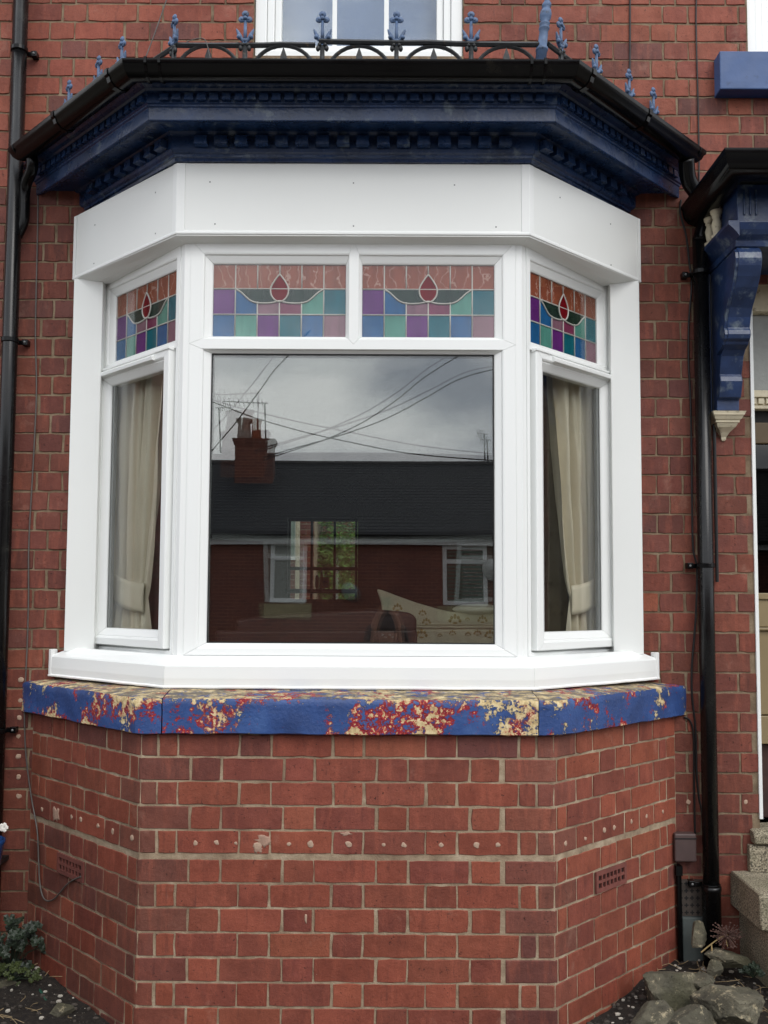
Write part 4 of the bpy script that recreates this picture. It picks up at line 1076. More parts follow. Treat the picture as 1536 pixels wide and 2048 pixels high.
# crumbs, grit and dead stalks lying on the bed
rg = random.Random(5); mb = MB(); mb2 = MB()
for _ in range(1500):
    side = rg.random() < .5
    x = rg.uniform(-2.0, -.9) if side else rg.uniform(.9, 1.68); y = rg.uniform(-.5, .63)
    if abs(x) < A0 + max(0, y) * 1 + .01: continue
    r = abs(rg.gauss(.004, .003)) + .002; b = MB(); mb_ = mb if rg.random() < .7 else mb2
    mb_.blob((x, y, bedz(x, y) + r * .3), (r * rg.uniform(.7, 1.5), r * rg.uniform(.7, 1.5), r * rg.uniform(.4, .8)), 5, 3)
tag(mb.build('gravel', simple('dark_grit', (70, 64, 58), .9, .5, 3), None), 'dark grit scattered over the flower bed soil', 'gravel', kind='stuff')
tag(mb2.build('pebbles', simple('pale_grit', (176, 170, 158), .85, .3, 3), None), 'pale chips and crumbs scattered over the flower bed soil', 'pebbles', kind='stuff')
mb = MB()
for _ in range(150):
    side = rg.random() < .5; x = rg.uniform(-1.75, -1.05) if side else rg.uniform(1.15, 1.66); y = rg.uniform(-.2, .6)
    if abs(x) < A0 + max(0, y) + .02: continue
    a = rg.uniform(0, 6.3); L = rg.uniform(.03, .11); z = bedz(x, y) + .004
    mb.tube([(x, y, z), (x + L * .5 * math.cos(a), y + L * .5 * math.sin(a), z + rg.uniform(0, .02)), (x + L * math.cos(a + .3), y + L * math.sin(a + .3), z + rg.uniform(-.003, .025))], .0012, 4)
tag(mb.build('debris', simple('dry_stalk', (150, 130, 98), .8, .3, 5), None), 'dry stalks and twigs littering the flower bed', 'litter', kind='stuff')

def rock(label, c, size, seed, flat=.12):
    bm = bmesh.new(); bmesh.ops.create_icosphere(bm, subdivisions=5, radius=1); rr = random.Random(seed)
    pl = [(Vector((rr.gauss(0, 1), rr.gauss(0, 1), rr.gauss(0, .8))).normalized(), rr.uniform(.5, .8)) for _ in range(18)]
    for v in bm.verts:
        n = v.co.normalized(); d = 1.
        for q, o in pl:
            t = n.dot(q)
            if t > 0.05: d = min(d, o / t)
        d *= 1 + .05 * noise.noise(n * 4 + Vector((seed, 0, 0))) + .035 * noise.noise(n * 9 + Vector((0, seed, 0))) + .018 * noise.noise(n * 24) + .010 * noise.noise(n * 55)
        v.co = Vector((n.x * d * size[0], n.y * d * size[1], n.z * d * size[2]))
    me = bpy.data.meshes.new('garden_rock'); bm.to_mesh(me); bm.free(); me.materials.append(ROCK)
    for p_ in me.polygons: p_.use_smooth = True
    me.set_sharp_from_angle(angle=R(24))
    o = link('garden_rock', me, None, c); o.rotation_euler = (rr.uniform(-.2, .2), rr.uniform(-.2, .2), rr.uniform(-.3, .3))
    return tag(o, label, 'rock', 'rockery stones')
def rk(label, u, v, Y, w, h, seed):
    c = px(u, v, Y); s = (Y + CD) / F
    return rock(label, c, (w * s * .70, w * s * .55, h * s * .68), seed)
rk('large blocky grey rock resting against the foot of the bay wall', 1336, 1978, .22, 112, 82, 3)
rk('broad flat-topped rock in front of the lower stone step', 1458, 2012, .06, 128, 76, 8)
rk('rounded yellowish rock in the bottom row under the blocky grey rock', 1385, 2052, .0, 105, 84, 14)
rk('mossy greenish rock at the bottom row beside the bay brickwork', 1298, 2052, .04, 80, 84, 21)
rk('slanting dark slab of rock at the foot of the downpipe', 1452, 1918, .42, 66, 34, 31)
rk('small pale rock lying on the soil beside the downpipe', 1427, 1936, .34, 28, 24, 44)
rk('thin upright shard of stone leaning by the cement plinth', 1396, 1872, .52, 30, 42, 52)
rk('low pale rock half buried between the two big rockery stones', 1400, 1962, .22, 50, 26, 61)
rk('dark slab of rock lying in the bed under the leafy plant', 14, 1975, .42, 66, 40, 71)
rk('small pale stone half sunk in the soil beside the green hose', 122, 2022, .2, 46, 24, 83)

# leafy plant in the corner, dried flower head, hose
def leafy(name, label, base, n, hgt, spread, seed, mat=LEAF):
    t = thing(name, label, 'plant', base); rr = random.Random(seed); ml = MB(); ms = MB()
    for i in range(n):
        a = rr.uniform(0, 6.28); rad = spread * math.sqrt(rr.random()); z = hgt * (1 - (rad / spread) ** 2 * .6) * rr.uniform(.5, 1)
        tip = Vector(base) + Vector((rad * math.cos(a), rad * math.sin(a) * .7, z)); mid = Vector(base).lerp(tip, .5) + Vector((0, 0, z * .25))
        ms.tube([base, mid, tip], [.0022, .0018, .001], 4)
        nrm = Vector((rr.gauss(0, .35), -.75 + rr.gauss(0, .3), .8)).normalized(); e1 = nrm.orthogonal().normalized(); e2 = nrm.cross(e1); a0 = rr.uniform(0, 6.28)
        for q in range(5):                      # palmate leaf: five lobes in one plane
            b = a0 + (q - 2) * 1.05; L = (.036 if q == 2 else .029) * rr.uniform(.8, 1.15) * (1 if hgt > .1 else .5)
            d = e1 * math.cos(b) + e2 * math.sin(b); sd_ = (e2 * math.cos(b) - e1 * math.sin(b)) * L * .5; up_ = nrm * .004
            p0 = tip; ml.add([p0, p0 + d * L * .3 + sd_ * .6, p0 + d * L * .5 + sd_ * .7 + up_, p0 + d * L * .62 + sd_ * .95, p0 + d * L * .8 + sd_ * .4, p0 + d * L, p0 + d * L * .8 - sd_ * .4, p0 + d * L * .62 - sd_ * .95, p0 + d * L * .5 - sd_ * .7 + up_, p0 + d * L * .3 - sd_ * .6, p0 + d * L * .5 - up_],
                             [(i_, (i_ + 1) % 10, 10) for i_ in range(10)])
    tag(ml.build('leaves', mat, t), kind='stuff'); ms.build('stems', LEAF, t)
b = px(22, 1985, .5); b.z = bedz(b.x, b.y) 
leafy('wall_plant', 'leafy green plant growing in the corner beside the bay wall', b, 40, .26, .15, 3)
leafy('ground_weed', 'low yellowish weed spreading below the leafy plant', px(24, 1962, .40), 40, .07, .13, 9, simple('yellow_green_leaf', (62, 72, 36), .55, .3, 20))
leafy('step_weed', 'tiny green weed growing beside the lower step', px(1506, 1955, .2), 16, .06, .05, 13)
t = thing('dried_flower_head', 'dried brown flower head drooping over the foot of the downpipe', 'plant', px(1440, 1905, .46)); c = px(1455, 1870, .46)
mb = MB(); rr = random.Random(2)
for i in range(150):
    d = Vector((rr.gauss(0, 1), rr.gauss(0, 1), rr.gauss(0, .75))).normalized(); L = rr.uniform(.03, .062); e = c + Vector((d.x * L * 1.2, d.y * L, d.z * L)); mb.tube([c + d * .01, e], [.0012, .0007], 3); mb.blob(e, (.0035, .0035, .003), 5, 3)
mb.build('seed_head', simple('dried_seed_brown', (96, 72, 64), .85, .4, 4), t)
mb = MB(); mb.tube(smooth_path([px(1402, 1905, .46), px(1420, 1890, .46), px(1440, 1876, .46), c], 5), .003, 5); mb.tube([px(1423, 1889, .45), px(1424, 1900, .44), px(1421, 1912, .43)], .003, 5); mb.tube([px(1452, 1880, .45), px(1455, 1893, .44)], .002, 5); mb.build('stalk', simple('dry_stem', (158, 136, 92), .8, .2), t)
tag(MB().tube(smooth_path([px(62, 1968, .42), px(82, 1984, .36), px(95, 2010, .28), px(108, 2034, .2), px(122, 2062, .1)], 6), .0065, 8).build('garden_hose', simple('green_hose', (34, 82, 66), .4, .2), None, smooth=True), 'green hose lying over the soil at the foot of the bay', 'hose')
pt = thing('flower_pot', 'blue glazed pot with white flowers against the brick wall', 'pot', px(-30, 1735, .45)); c = px(-30, 1735, .45)
mb = MB(); mb.lathe([(.05, 0), (.062, .01), (.072, .09), (.078, .1), (.078, .115), (.068, .116), (.064, .1)], c, 20); mb.build('pot', simple('blue_glaze', (24, 60, 110), .2, .2), pt, smooth=True)
for i in range(9):
    a = rr.uniform(0, 6.28); q = c + Vector((math.cos(a) * rr.uniform(.02, .085), math.sin(a) * .06, .125 + rr.uniform(0, .05))); mb = MB(); mb.blob(q, (.008, .004, .008), 6, 3)
    for k in range(5): mb.blob(q + Vector((math.cos(k * 1.257) * .011, -.002, math.sin(k * 1.257) * .011)), (.010, .003, .010), 6, 3)
    mb.build('flower', bpy.data.materials.get('white_petal') or simple('white_petal', (236, 232, 224), .6, .05), pt)
MB().box(c.x - .09, c.x + .02, .42, D - .002, c.z - .02, c.z - .001).build('bracket_shelf', IRONK, pt)

# ------------------------------------------------------------------ the room behind the glass
RX0, RX1, RY1, RZ0, RZ1 = -1.95, 2.3, 7.6, .42, Zr(1.82)
def st_box(name, a, mat): return tag(MB().box(*a).build(name, mat, None), kind='structure')
st_box('room_floor', (RX0 - .1, RX1 + .1, D + .01, RY1, RZ0 - .1, RZ0), CARPET)
mb = MB(); q4 = [(-1.09, D + .009), (-.66, .25), (.66, .25), (1.09, D + .009)]; mb.loft([[Vector((x, y, Zr(z))) for x, y in q4] for z in (-.42, -.235)]); tag(mb.build('bay_floor', PVCF, None), kind='structure')
st_box('room_ceiling', (RX0 - .1, RX1 + .1, D + .01, RY1, RZ1, RZ1 + .1), WALLP)
mb = MB(); s4 = [Vector((p.x, p.y, 0)) for p in st45(.15)]; lo = [s4[0], s4[1], s4[2], s4[3], Vector((s4[3].x, D + .005, 0)), Vector((s4[0].x, D + .005, 0))]
mb.loft([[Vector((p.x * .985, p.y, Zr(z))) for p in lo] for z in (1.53, 1.56)]); tag(mb.build('bay_ceiling', WALLP, None), kind='structure')
st_box('room_wall_party', (RX0 - .1, RX0, D + .245, RY1, RZ0, RZ1), WALLP); st_box('room_wall_hall', (RX1, RX1 + .1, D + .245, RY1, RZ0, RZ1), WALLP)
# rear wall with its window opening
YR = RY1; a_, b_ = px(577, 1205, YR), px(716, 1036, YR)
wx0, wx1, wz0, wz1 = a_.x - .02, b_.x, a_.z, b_.z
for nm, q in (('a', (RX0 - .1, wx0, RZ0 - .1, RZ1 + .1)), ('b', (wx1, RX1 + .1, RZ0 - .1, RZ1 + .1)), ('c', (wx0, wx1, RZ0 - .1, wz0)), ('d', (wx0, wx1, wz1, RZ1 + .1))):
    st_box('room_wall_rear', (q[0], q[1], YR + .001, YR + .2, q[2], q[3]), WALLP)
rw = thing('rear_window', 'dark framed window in the back wall of the room seen through the bay glass', 'window', ((wx0 + wx1) / 2, YR, wz0))
WD = simple('dark_window_wood', (40, 30, 26), .5)
for x in (wx0 + .02, px(623, 1100, YR).x, px(669, 1100, YR).x, wx1 - .02): MB().box(x - .014, x + .014, YR + .03, YR + .07, wz0, wz1).build('frame_bar', WD, rw)
for z in (wz0 + .02, px(650, 1137, YR).z, wz1 - .02): MB().box(wx0, wx1, YR + .0315, YR + .0685, z - .02, z + .02).build('frame_bar', WD, rw)
MB().box(wx0, wx1, YR + .05, YR + .053, wz0, wz1).build('pane', GLASS, rw)
tag(MB().box(X0, -1.96, D + .25, YR, -.3, 5.2).build('neighbour_house', MORTAR, None), 'adjoining terrace house wall beside the room', 'house')
tag(MB().box(X0, X1, D + .245, YR + .2, RZ1 + .12, 5.4).build('upper_storey', MORTAR, None), 'upper storey of the terrace house above the room', 'house')
# back yard
yw = thing('yard_extension', 'brick rear extension wall with white window seen through the room', 'wall', (-.9, YR + 2, 0))
YX = YR + 3.2; e0, e1 = px(560, 1200, YX).x, px(628, 1100, YX).x
MB().box(e0 - 2, e1, YX, YX + 2, -.2, 4.6).build('wall', MORTAR, yw)
for r_ in range(34):
    for c_ in range(6):
        x = e1 - .235 * (c_ + 1) + (.115 if r_ % 2 else 0); L = min(.225, e1 - x)
        if x > e0 - .7 and L > .03: put_brick(yw, brick_mesh(round(L, 2), .075, r_ % 3), T(x + L / 2, YX - .005, .2 + r_ * .085), bcol(rb))
p, q = px(586, 1120, YX), px(597, 1030, YX); MB().box(p.x - .5, q.x, YX - .03, YX + .05, p.z, q.z + .1).build('window_frame', PVC, yw); MB().box(p.x - .46, q.x - .05, YX - .034, YX - .028, p.z + .05, q.z).build('pane', simple('pale_reflecting_glass', (150, 168, 160), .3), yw)
mb = MB(); p = px(595, 1120, YX - .06); mb.tube([Vector((p.x, YX - .06, 4.3)), Vector((p.x, YX - .06, .2))], .034, 10); mb.build('soil_pipe', CREAM, yw)
rr = random.Random(21); tr = thing('yard_tree', 'dense green bush growing in the back yard beyond the room', 'tree', (px(668, 1150, YR + 4.5).x, YR + 4.6, 0)); tc_ = px(668, 1110, YR + 4.4)
ml = MB()
for i in range(13000):
    d = Vector((rr.gauss(0, 1), rr.gauss(0, 1), rr.gauss(0, 1))).normalized() * (rr.random() ** .45); q = tc_ + Vector((d.x * .85, d.y * .6, d.z * 1.35))
    if noise.noise(q * 2.3) < -.3: continue
    s = rr.uniform(.02, .045); u_ = Vector((rr.gauss(0, 1), rr.gauss(0, 1), rr.gauss(0, .5))).normalized(); v_ = u_.orthogonal().normalized()
    ml.add([q - u_ * s, q + v_ * s * .5, q + u_ * s, q - v_ * s * .5], [(0, 1, 2, 3)])
tag(ml.build('crown', LEAF2, tr), kind='stuff'); MB().tube([(tc_.x, tc_.y, -.1), (tc_.x + .03, tc_.y, .8), (tc_.x, tc_.y, tc_.z)], [.07, .055, .03], 8).build('trunk', WD, tr)
tag(MB().box(px(620, 1100, YR + 5.6).x, 3.5, YR + 5.6, YR + 5.8, -.2, Zr(2.2)).build('yard_wall', simple('yard_brick', (120, 78, 60), .9, .3, 12), None), 'tall brick back yard wall behind the green bush', 'wall')
# things on the rear window ledge
def ledge(name, label, cat, u, v0, v1, w, mat, prof):
    p = px(u, v0, YR - .12); h = px(u, v1, YR - .12).z - p.z; ww = w * (YR + CD) / F
    mb = MB(); mb.lathe([(ww * r, h * z) for r, z in prof], p, 14); return tag(mb.build(name, mat, None, smooth=True), label, cat)
st_box('window_ledge', (wx0, wx1 + .0, YR - .24, YR, px(640, 1178, YR - .12).z - .05, px(640, 1178, YR - .12).z - .002), WD)
WHT = simple('white_plastic', (226, 224, 216), .4, .05)
ledge('white_bottle', 'white plastic bottle on the rear window ledge', 'bottle', 643, 1178, 1140, 4, WHT, [(1, 0), (1, .6), (.5, .8), (.4, 1)])
ledge('white_bowl', 'white round pot on the rear window ledge by the bottle', 'pot', 634, 1178, 1150, 4, WHT, [(.6, 0), (1, .3), (1, .8), (.5, 1)])
p, q = px(644, 1176, YR - .2), px(658, 1154, YR - .2)
yb = tag(MB().box(p.x, q.x, YR - .2, YR - .17, p.z, q.z).build('yellow_card', simple('yellow_card', (214, 172, 40), .6, .05), None), 'yellow card with a short dark word on the rear window ledge', 'card')
cu = bpy.data.curves.new('lettering', 'FONT'); cu.body = 'ONLY'; cu.size = (q.x - p.x) * .34; cu.align_x = 'CENTER'; cu.extrude = .0005; cu.materials.append(DARK)
tmp = bpy.data.objects.new('lettering_curve', cu); lm_ = bpy.data.meshes.new_from_object(tmp); bpy.data.objects.remove(tmp)
lm_.materials.clear(); lm_.materials.append(DARK)
lo_ = link('lettering', lm_, yb, ((p.x + q.x) / 2, YR - .2015, p.z * .45 + q.z * .55 - .01)); lo_.rotation_euler = (math.pi / 2, 0, 0)

# curtains in the side lights
def curtain(k, label, edge_top, edge_tie, edge_bot):
    P = plane_map(k); t = thing('curtain', label, 'curtain', P(.5, -.225, -.1), 'bay curtains'); mb = MB(); nz, ns = 110, 96; zt, zb, ztie = 1.44, -.225, .025; so = .745
    rows = []
    for i in range(nz + 1):
        z = zb + (zt - zb) * i / nz
        if z > ztie:
            q = (z - ztie) / (zt - ztie); e = edge_tie + (edge_top - edge_tie) * (q ** .62); ow = so - .05 * (1 - q) ** 3
            amp = .016 + .020 * min(1, q * 2.2)
        else:
            q = (ztie - z) / (ztie - zb); e = edge_tie + (edge_bot - edge_tie) * q ** .7; ow = so - .05 * (1 - q); amp = .010 + .018 * q
        row = []
        for j in range(ns + 1):
            u = j / ns; uu = u + .02 * math.sin(u * 9 + z * 2.2)
            d = amp * (math.sin(uu * 2 * math.pi * 4.5 + .8 * math.sin(z * 1.6 + k)) + .45 * math.sin(uu * 2 * math.pi * 9.7 + z * 1.3)) + .006 * noise.noise(Vector((u * 6, z * 5, k)))
            bul = -.03 * (1 - (2 * u - 1) ** 2) if z <= ztie + .06 else 0
            row.append(P(e + (ow - e) * u, z, -.106 + d * .85 - bul * .3))
        rows.append(row)
    mb.grid(rows); o = mb.build('drape', CURT, t, smooth=True)
    mb = MB(); rows = []
    for i in range(7):
        zz = i / 6
        rows.append([P(edge_tie - .012 + (so - .03 - edge_tie) * j / 14, ztie - .075 + .13 * zz + .065 * (j / 14) ** 1.6 * (1 if True else 0), -.082 + .016 * math.sin(math.pi * j / 14) + .004 * math.sin(zz * 3.1)) for j in range(15)])
    mb.grid(rows); tb = mb.build('tie_back', CURT, t, smooth=True); sm = tb.modifiers.new('thick', 'SOLIDIFY'); sm.thickness = .006
curtain(-1, 'cream satin curtain tied back inside the side window next to the grey cable', .22, .41, .38)
curtain(1, 'cream satin curtain tied back inside the side window next to the downpipe', .26, .47, .43)
# mattress, pillow and dark sofa against the window
YM = 1.25
mt = thing('mattress', 'cream patterned mattress propped up behind the big window pane', 'mattress', px(880, 1330, YM))
def slab_px(pts, Y0, th): 
    mb = MB(); a = [px(u, v, Y0) for u, v in pts]; mb.loft([a, [p + Vector((0, th, 0)) for p in a]]); return mb
slab_px([(753, 1178), (764, 1180), (790, 1190), (835, 1206), (880, 1219), (905, 1224), (1040, 1226), (1080, 1232), (1080, 1253), (775, 1253), (765, 1225), (762, 1205)], YM, .16).build('upper_mattress', TICK, mt, bevel=.012, seg=3)
slab_px([(775, 1256), (1080, 1256), (1080, 1345), (775, 1345)], YM - .02, .2).build('lower_mattress', TICK, mt, bevel=.02, seg=3)
mb = MB(); mb.tube([px(775, 1254.5, YM - .02), px(1080, 1254.5, YM - .02)], .006, 6); mb.build('piping', TICK, mt)
for u, v, s in ((795, 1218, 1), (845, 1228, .8), (853, 1246, .9), (910, 1243, 1.3), (965, 1242, 1), (843, 1272, 1.2), (935, 1240, .5), (905, 1268, .7), (936, 1270, .6), (955, 1268, .8), (980, 1272, 1.1), (880, 1272, .5)):
    Y = YM - .002 if v < 1250 else YM - .022; c = px(u, v, Y); r = .02 * s; mb = MB()
    for k in range(5): 
        a = math.pi / 2 + (k - 2) * .72; mb.blob((c.x + math.cos(a) * r, Y, c.z + math.sin(a) * r), (r * .32, .0025, r * .55 if k == 2 else r * .36), 8, 4)
    mb.blob((c.x, Y, c.z - r * .3), (r * .5, .0025, r * .2), 8, 4); mb.build('woven_motif', GOLD, mt)
pw = px(960, 1219, YM - .04); mb = MB(); mb.blob((pw.x, YM + .04, pw.z), (.135, .1, .028), 20, 10); tag(mb.build('pillow', simple('white_pillow', (222, 218, 204), .8, .05, 12, .2), None, smooth=True), 'thin cream pillow lying on top of the propped mattress', 'pillow')
sf = thing('sofa', 'dark red leather sofa back standing in front of the mattress', 'sofa', px(650, 1330, 1.0))
slab_px([(470, 1238), (560, 1228), (640, 1224), (740, 1218), (790, 1222), (822, 1226), (833, 1236), (834, 1345), (470, 1345)], .92, .2).build('back_cushion', LEATHER, sf, bevel=.03, seg=4)
slab_px([(430, 1262), (834, 1260), (836, 1345), (430, 1345)], .86, .055).build('back_panel', LEATHER, sf, bevel=.01)

# ------------------------------------------------------------------ the terrace across the street, seen mirrored in the glass
YO = -17.95
opp = thing('opposite_terrace', 'low brick terrace with dark slate roof mirrored in the big window pane', 'house', (0, YO, gz(YO)))
def opp_brick():
    s = NM('far_brickwork'); t = s.n('TexCoord'); b = s.n('TexBrick'); mp = s.n('Mapping'); mp.inputs['Rotation'].default_value = (math.pi / 2, 0, 0)
    s.l(t.outputs['Object'], mp.inputs[0]); s.l(mp.outputs[0], b.inputs['Vector'])
    b.inputs['Color1'].default_value = srgb(116, 66, 54); b.inputs['Color2'].default_value = srgb(94, 54, 48); b.inputs['Mortar'].default_value = srgb(140, 100, 84)
    b.inputs['Scale'].default_value = 1; b.inputs['Brick Width'].default_value = .235; b.inputs['Row Height'].default_value = .08; b.inputs['Mortar Size'].default_value = .008
    s._c = t.outputs['Object']; c = s.mix(s.math('MULTIPLY', s.step(s.noise(1.2, 5), .45, .7), .4), b.outputs['Color'], srgb(84, 44, 44)); s.set(Base_Color=c, Roughness=.85); return s.m
OB = opp_brick(); ze = rx(700, 1078, YO).z; OX0, OX1 = -14, 16
MB().box(OX0, OX1, YO - 7, YO, gz(YO) - .3, ze).build('wall', OB, opp)
yr_, zr_ = YO - 3.6, rx(700, 927, YO - 3.6).z
mb = MB(); mb.loft([[Vector((x, YO + .22, ze + .04)), Vector((x, yr_, zr_)), Vector((x, YO - 7.3, ze)), Vector((x, YO - 7.3, ze - .05)), Vector((x, yr_, zr_ - .15)), Vector((x, YO + .22, ze))] for x in (OX0, OX1)]); roof = mb.build('roof', SLATE, opp)
ns = 26                                     # slate courses, each a lapped strip
for i in range(ns):
    a, b = i / ns, (i + 1.12) / ns; y0, y1 = YO + .24 + (yr_ - YO - .24) * a, YO + .24 + (yr_ - YO - .24) * min(b, 1); z0, z1 = ze + .04 + (zr_ - ze - .04) * a, ze + .04 + (zr_ - ze - .04) * min(b, 1)
    mb = MB(); mb.loft([[Vector((x, y0, z0 + .016)), Vector((x, y1, z1 + .006)), Vector((x, y1, z1 + .001)), Vector((x, y0, z0 + .001))] for x in (OX0, OX1)]); mb.build('slate_course', SLATE, roof)
MB().tube([(OX0, yr_, zr_ + .02), (OX1, yr_, zr_ + .02)], .07, 8).build('ridge_tiles', simple('ridge_tile', (70, 66, 66), .7), roof)
MB().box(OX0, OX1, YO + .02, YO + .20, ze - .15, ze - .02).build('fascia', PVC, opp); MB().box(OX0, OX1, YO + .205, YO + .30, ze - .02, ze + .075).build('gutter', BLACK, opp)
def owin(u0, u1, v0, v1, inner, sillc):
    p, q = rx(u0, v1, YO), rx(u1, v0, YO); x0, x1, z0, z1 = p.x, q.x, p.z, q.z; wd = sub('window', opp, ((x0 + x1) / 2, YO, z0)); b_ = lambda *a: MB().box(*a)
    f = .095; zt = z1 - (z1 - z0) * .27
    for q in ((x0, x0 + f, z0, z1), (x1 - f, x1, z0, z1), (x0 + f, x1 - f, z0, z0 + f), (x0 + f, x1 - f, z1 - f, z1), (x0 + f, x1 - f, zt - .05, zt + .05)): b_(q[0], q[1], YO - .02, YO + .035, q[2], q[3]).build('frame_bar', PVC, wd)
    b_(x0 + f, x1 - f, YO - .01, YO + .004, z0 + f, z1 - f).build('pane', GLASS, wd)
    MB().box(x0 - .13, x1 + .13, YO - .02, YO + .05, z0 - .36, z0 - .03).build('sill', sillc, wd)
    n = 14
    for i in range(n):
        if inner == 'v': xa = x0 + f + (x1 - x0 - 2 * f) * i / n; b_(xa, xa + (x1 - x0 - 2 * f) / n * .9, YO + .0045, YO + .008, z0 + f, z1 - f).build('blind_slat', simple('blind', (150, 152, 146), .7) if i == 0 else bpy.data.materials['blind'], wd)
        else: za = z0 + f + (z1 - z0 - 2 * f) * i / n; b_(x0 + f, x1 - f, YO + .0045, YO + .008, za, za + (z1 - z0) / n * .5).build('blind_slat', simple('greenblind', (84, 104, 92), .7) if i == 0 else bpy.data.materials['greenblind'], wd)
owin(536, 612, 1085, 1207, 'v', simple('buff_sill', (150, 138, 108), .8)); owin(890, 981, 1092, 1212, 'h', bpy.data.materials['buff_sill'])
for x in (-6.3, 7.4): 
    wq = rx(570, 1100, YO).x; owin(536 + (x - wq) / 22 * F, 612 + (x - wq) / 22 * F, 1087, 1208, 'v', bpy.data.materials['buff_sill'])
# chimney stack on the slope
YCh = YO - 2.4; p, q = rx(461, 1000, YCh), rx(541, 895, YCh); st = MB().box(p.x, q.x, YCh - .5, YCh, p.z - .5, q.z).build('chimney', OB, roof)
ch = opp
for i in range(3): MB().box(p.x - .03 * i, q.x + .03 * i, YCh - .5 - .03 * i, YCh + .03 * i, q.z + .001 + .085 * i, q.z + .084 + .085 * i).build('chimney_course', OB, opp)
POT = simple('terracotta_pot', (156, 82, 52), .8, .15); POT2 = simple('buff_pot', (176, 160, 150), .8, .1)
for u, mt_, r in ((482, POT2, .2), (507, POT, .14)):
    c = rx(u, 880, YCh - .25); mb = MB(); z = q.z + .25; mb.lathe([(r, z), (r * .95, z + .1), (r * .82, z + .42), (r * 1.1, z + .5), (r * 1.1, z + .56), (r * .8, z + .56)], (c.x, YCh - .25, 0), 14); mb.build('chimney_pot', mt_, opp, smooth=True)
def aerial(label, u, v0, v1, boom, n, Y):
    t = thing('television_aerial', label, 'aerial', rx(u, v1, Y), 'rooftop aerials'); a, b = rx(u, v1, Y), rx(u - 2, v0, Y)
    MB().tube([a, b], .022, 6).build('mast', IRONK, t); e = b + Vector((boom, 0, .03)); MB().tube([b + Vector((.1 if boom < 0 else -.1, 0, 0)), e], .014, 5).build('boom', IRONK, t); mb = MB()
    for i in range(n): c = b.lerp(e, (i + .5) / n); mb.tube([c - Vector((0, .15, .08)), c + Vector((0, .15, .08))], .008, 4)
    mb.build('elements', IRONK, t)
aerial('thin television aerial with long boom beside the chimney across the street', 527, 804, 905, -1.15, 9, YO - 2.9)
aerial('small television aerial with short boom left of the chimney across the street'.replace(' left of', ' behind'), 433, 815, 905, .35, 6, YO - 3.5)
aerial('stubby television aerial at the far ridge end across the street', 978, 868, 925, -.22, 5, YO - 3.6)
aerial('short television aerial standing beside the stubby one on the far ridge', 984, 880, 925, -.2, 4, YO - 3.3)
def dish(label, u, v, r, mat):
    c = rx(u, v, YO + .25); t = thing('satellite_dish', label, 'satellite dish', c, 'satellite dishes'); M = T(*c) @ RZ(.5) @ RX(1.25)
    MB().lathe([(r * q, -.10 * r * (1 - q * q) * 3) for q in (.02, .3, .6, .85, 1)] + [(r, .01), (r * .6, -.10 * r * 1.8), (.02, -.3 * r)], seg=18, M=M).build('reflector', mat, t, smooth=True)
    MB().tube([c, Vector((c.x, YO, c.z - .2))], .02, 6).build('arm', IRONK, t)
dish('grey satellite dish on the brick wall across the street', 698, 1186, .22, simple('dish_grey', (120, 124, 128), .5)); dish('white satellite dish beside the green blinds across the street', 992, 1140, .26, simple('dish_white', (214, 216, 214), .5))
def wire(label, pts, Y):
    mb = MB(); mb.tube(smooth_path([rx(u, v, Y) for u, v in pts], 5), .013, 5); tag(mb.build('overhead_cable', CABK, None), label, 'cable', 'overhead street cables')
wire('overhead cable sagging level above the roof across the street', [(380, 790), (425, 805), (500, 832), (600, 860), (700, 882), (820, 905), (960, 918), (1040, 922)], -15)
wire('overhead cable rising from the chimney across the street to the sky', [(520, 920), (560, 906), (640, 880), (720, 845), (790, 800), (850, 752), (915, 712), (980, 680)], -15)
wire('overhead cable rising beside its twin from the chimney', [(520, 914), (580, 896), (680, 868), (770, 836), (850, 795), (920, 757), (990, 738), (1060, 725)], -14)
wire('steep overhead cable crossing the aerial across the street', [(400, 920), (425, 890), (470, 838), (520, 772), (545, 738), (578, 703), (620, 660)], -14)

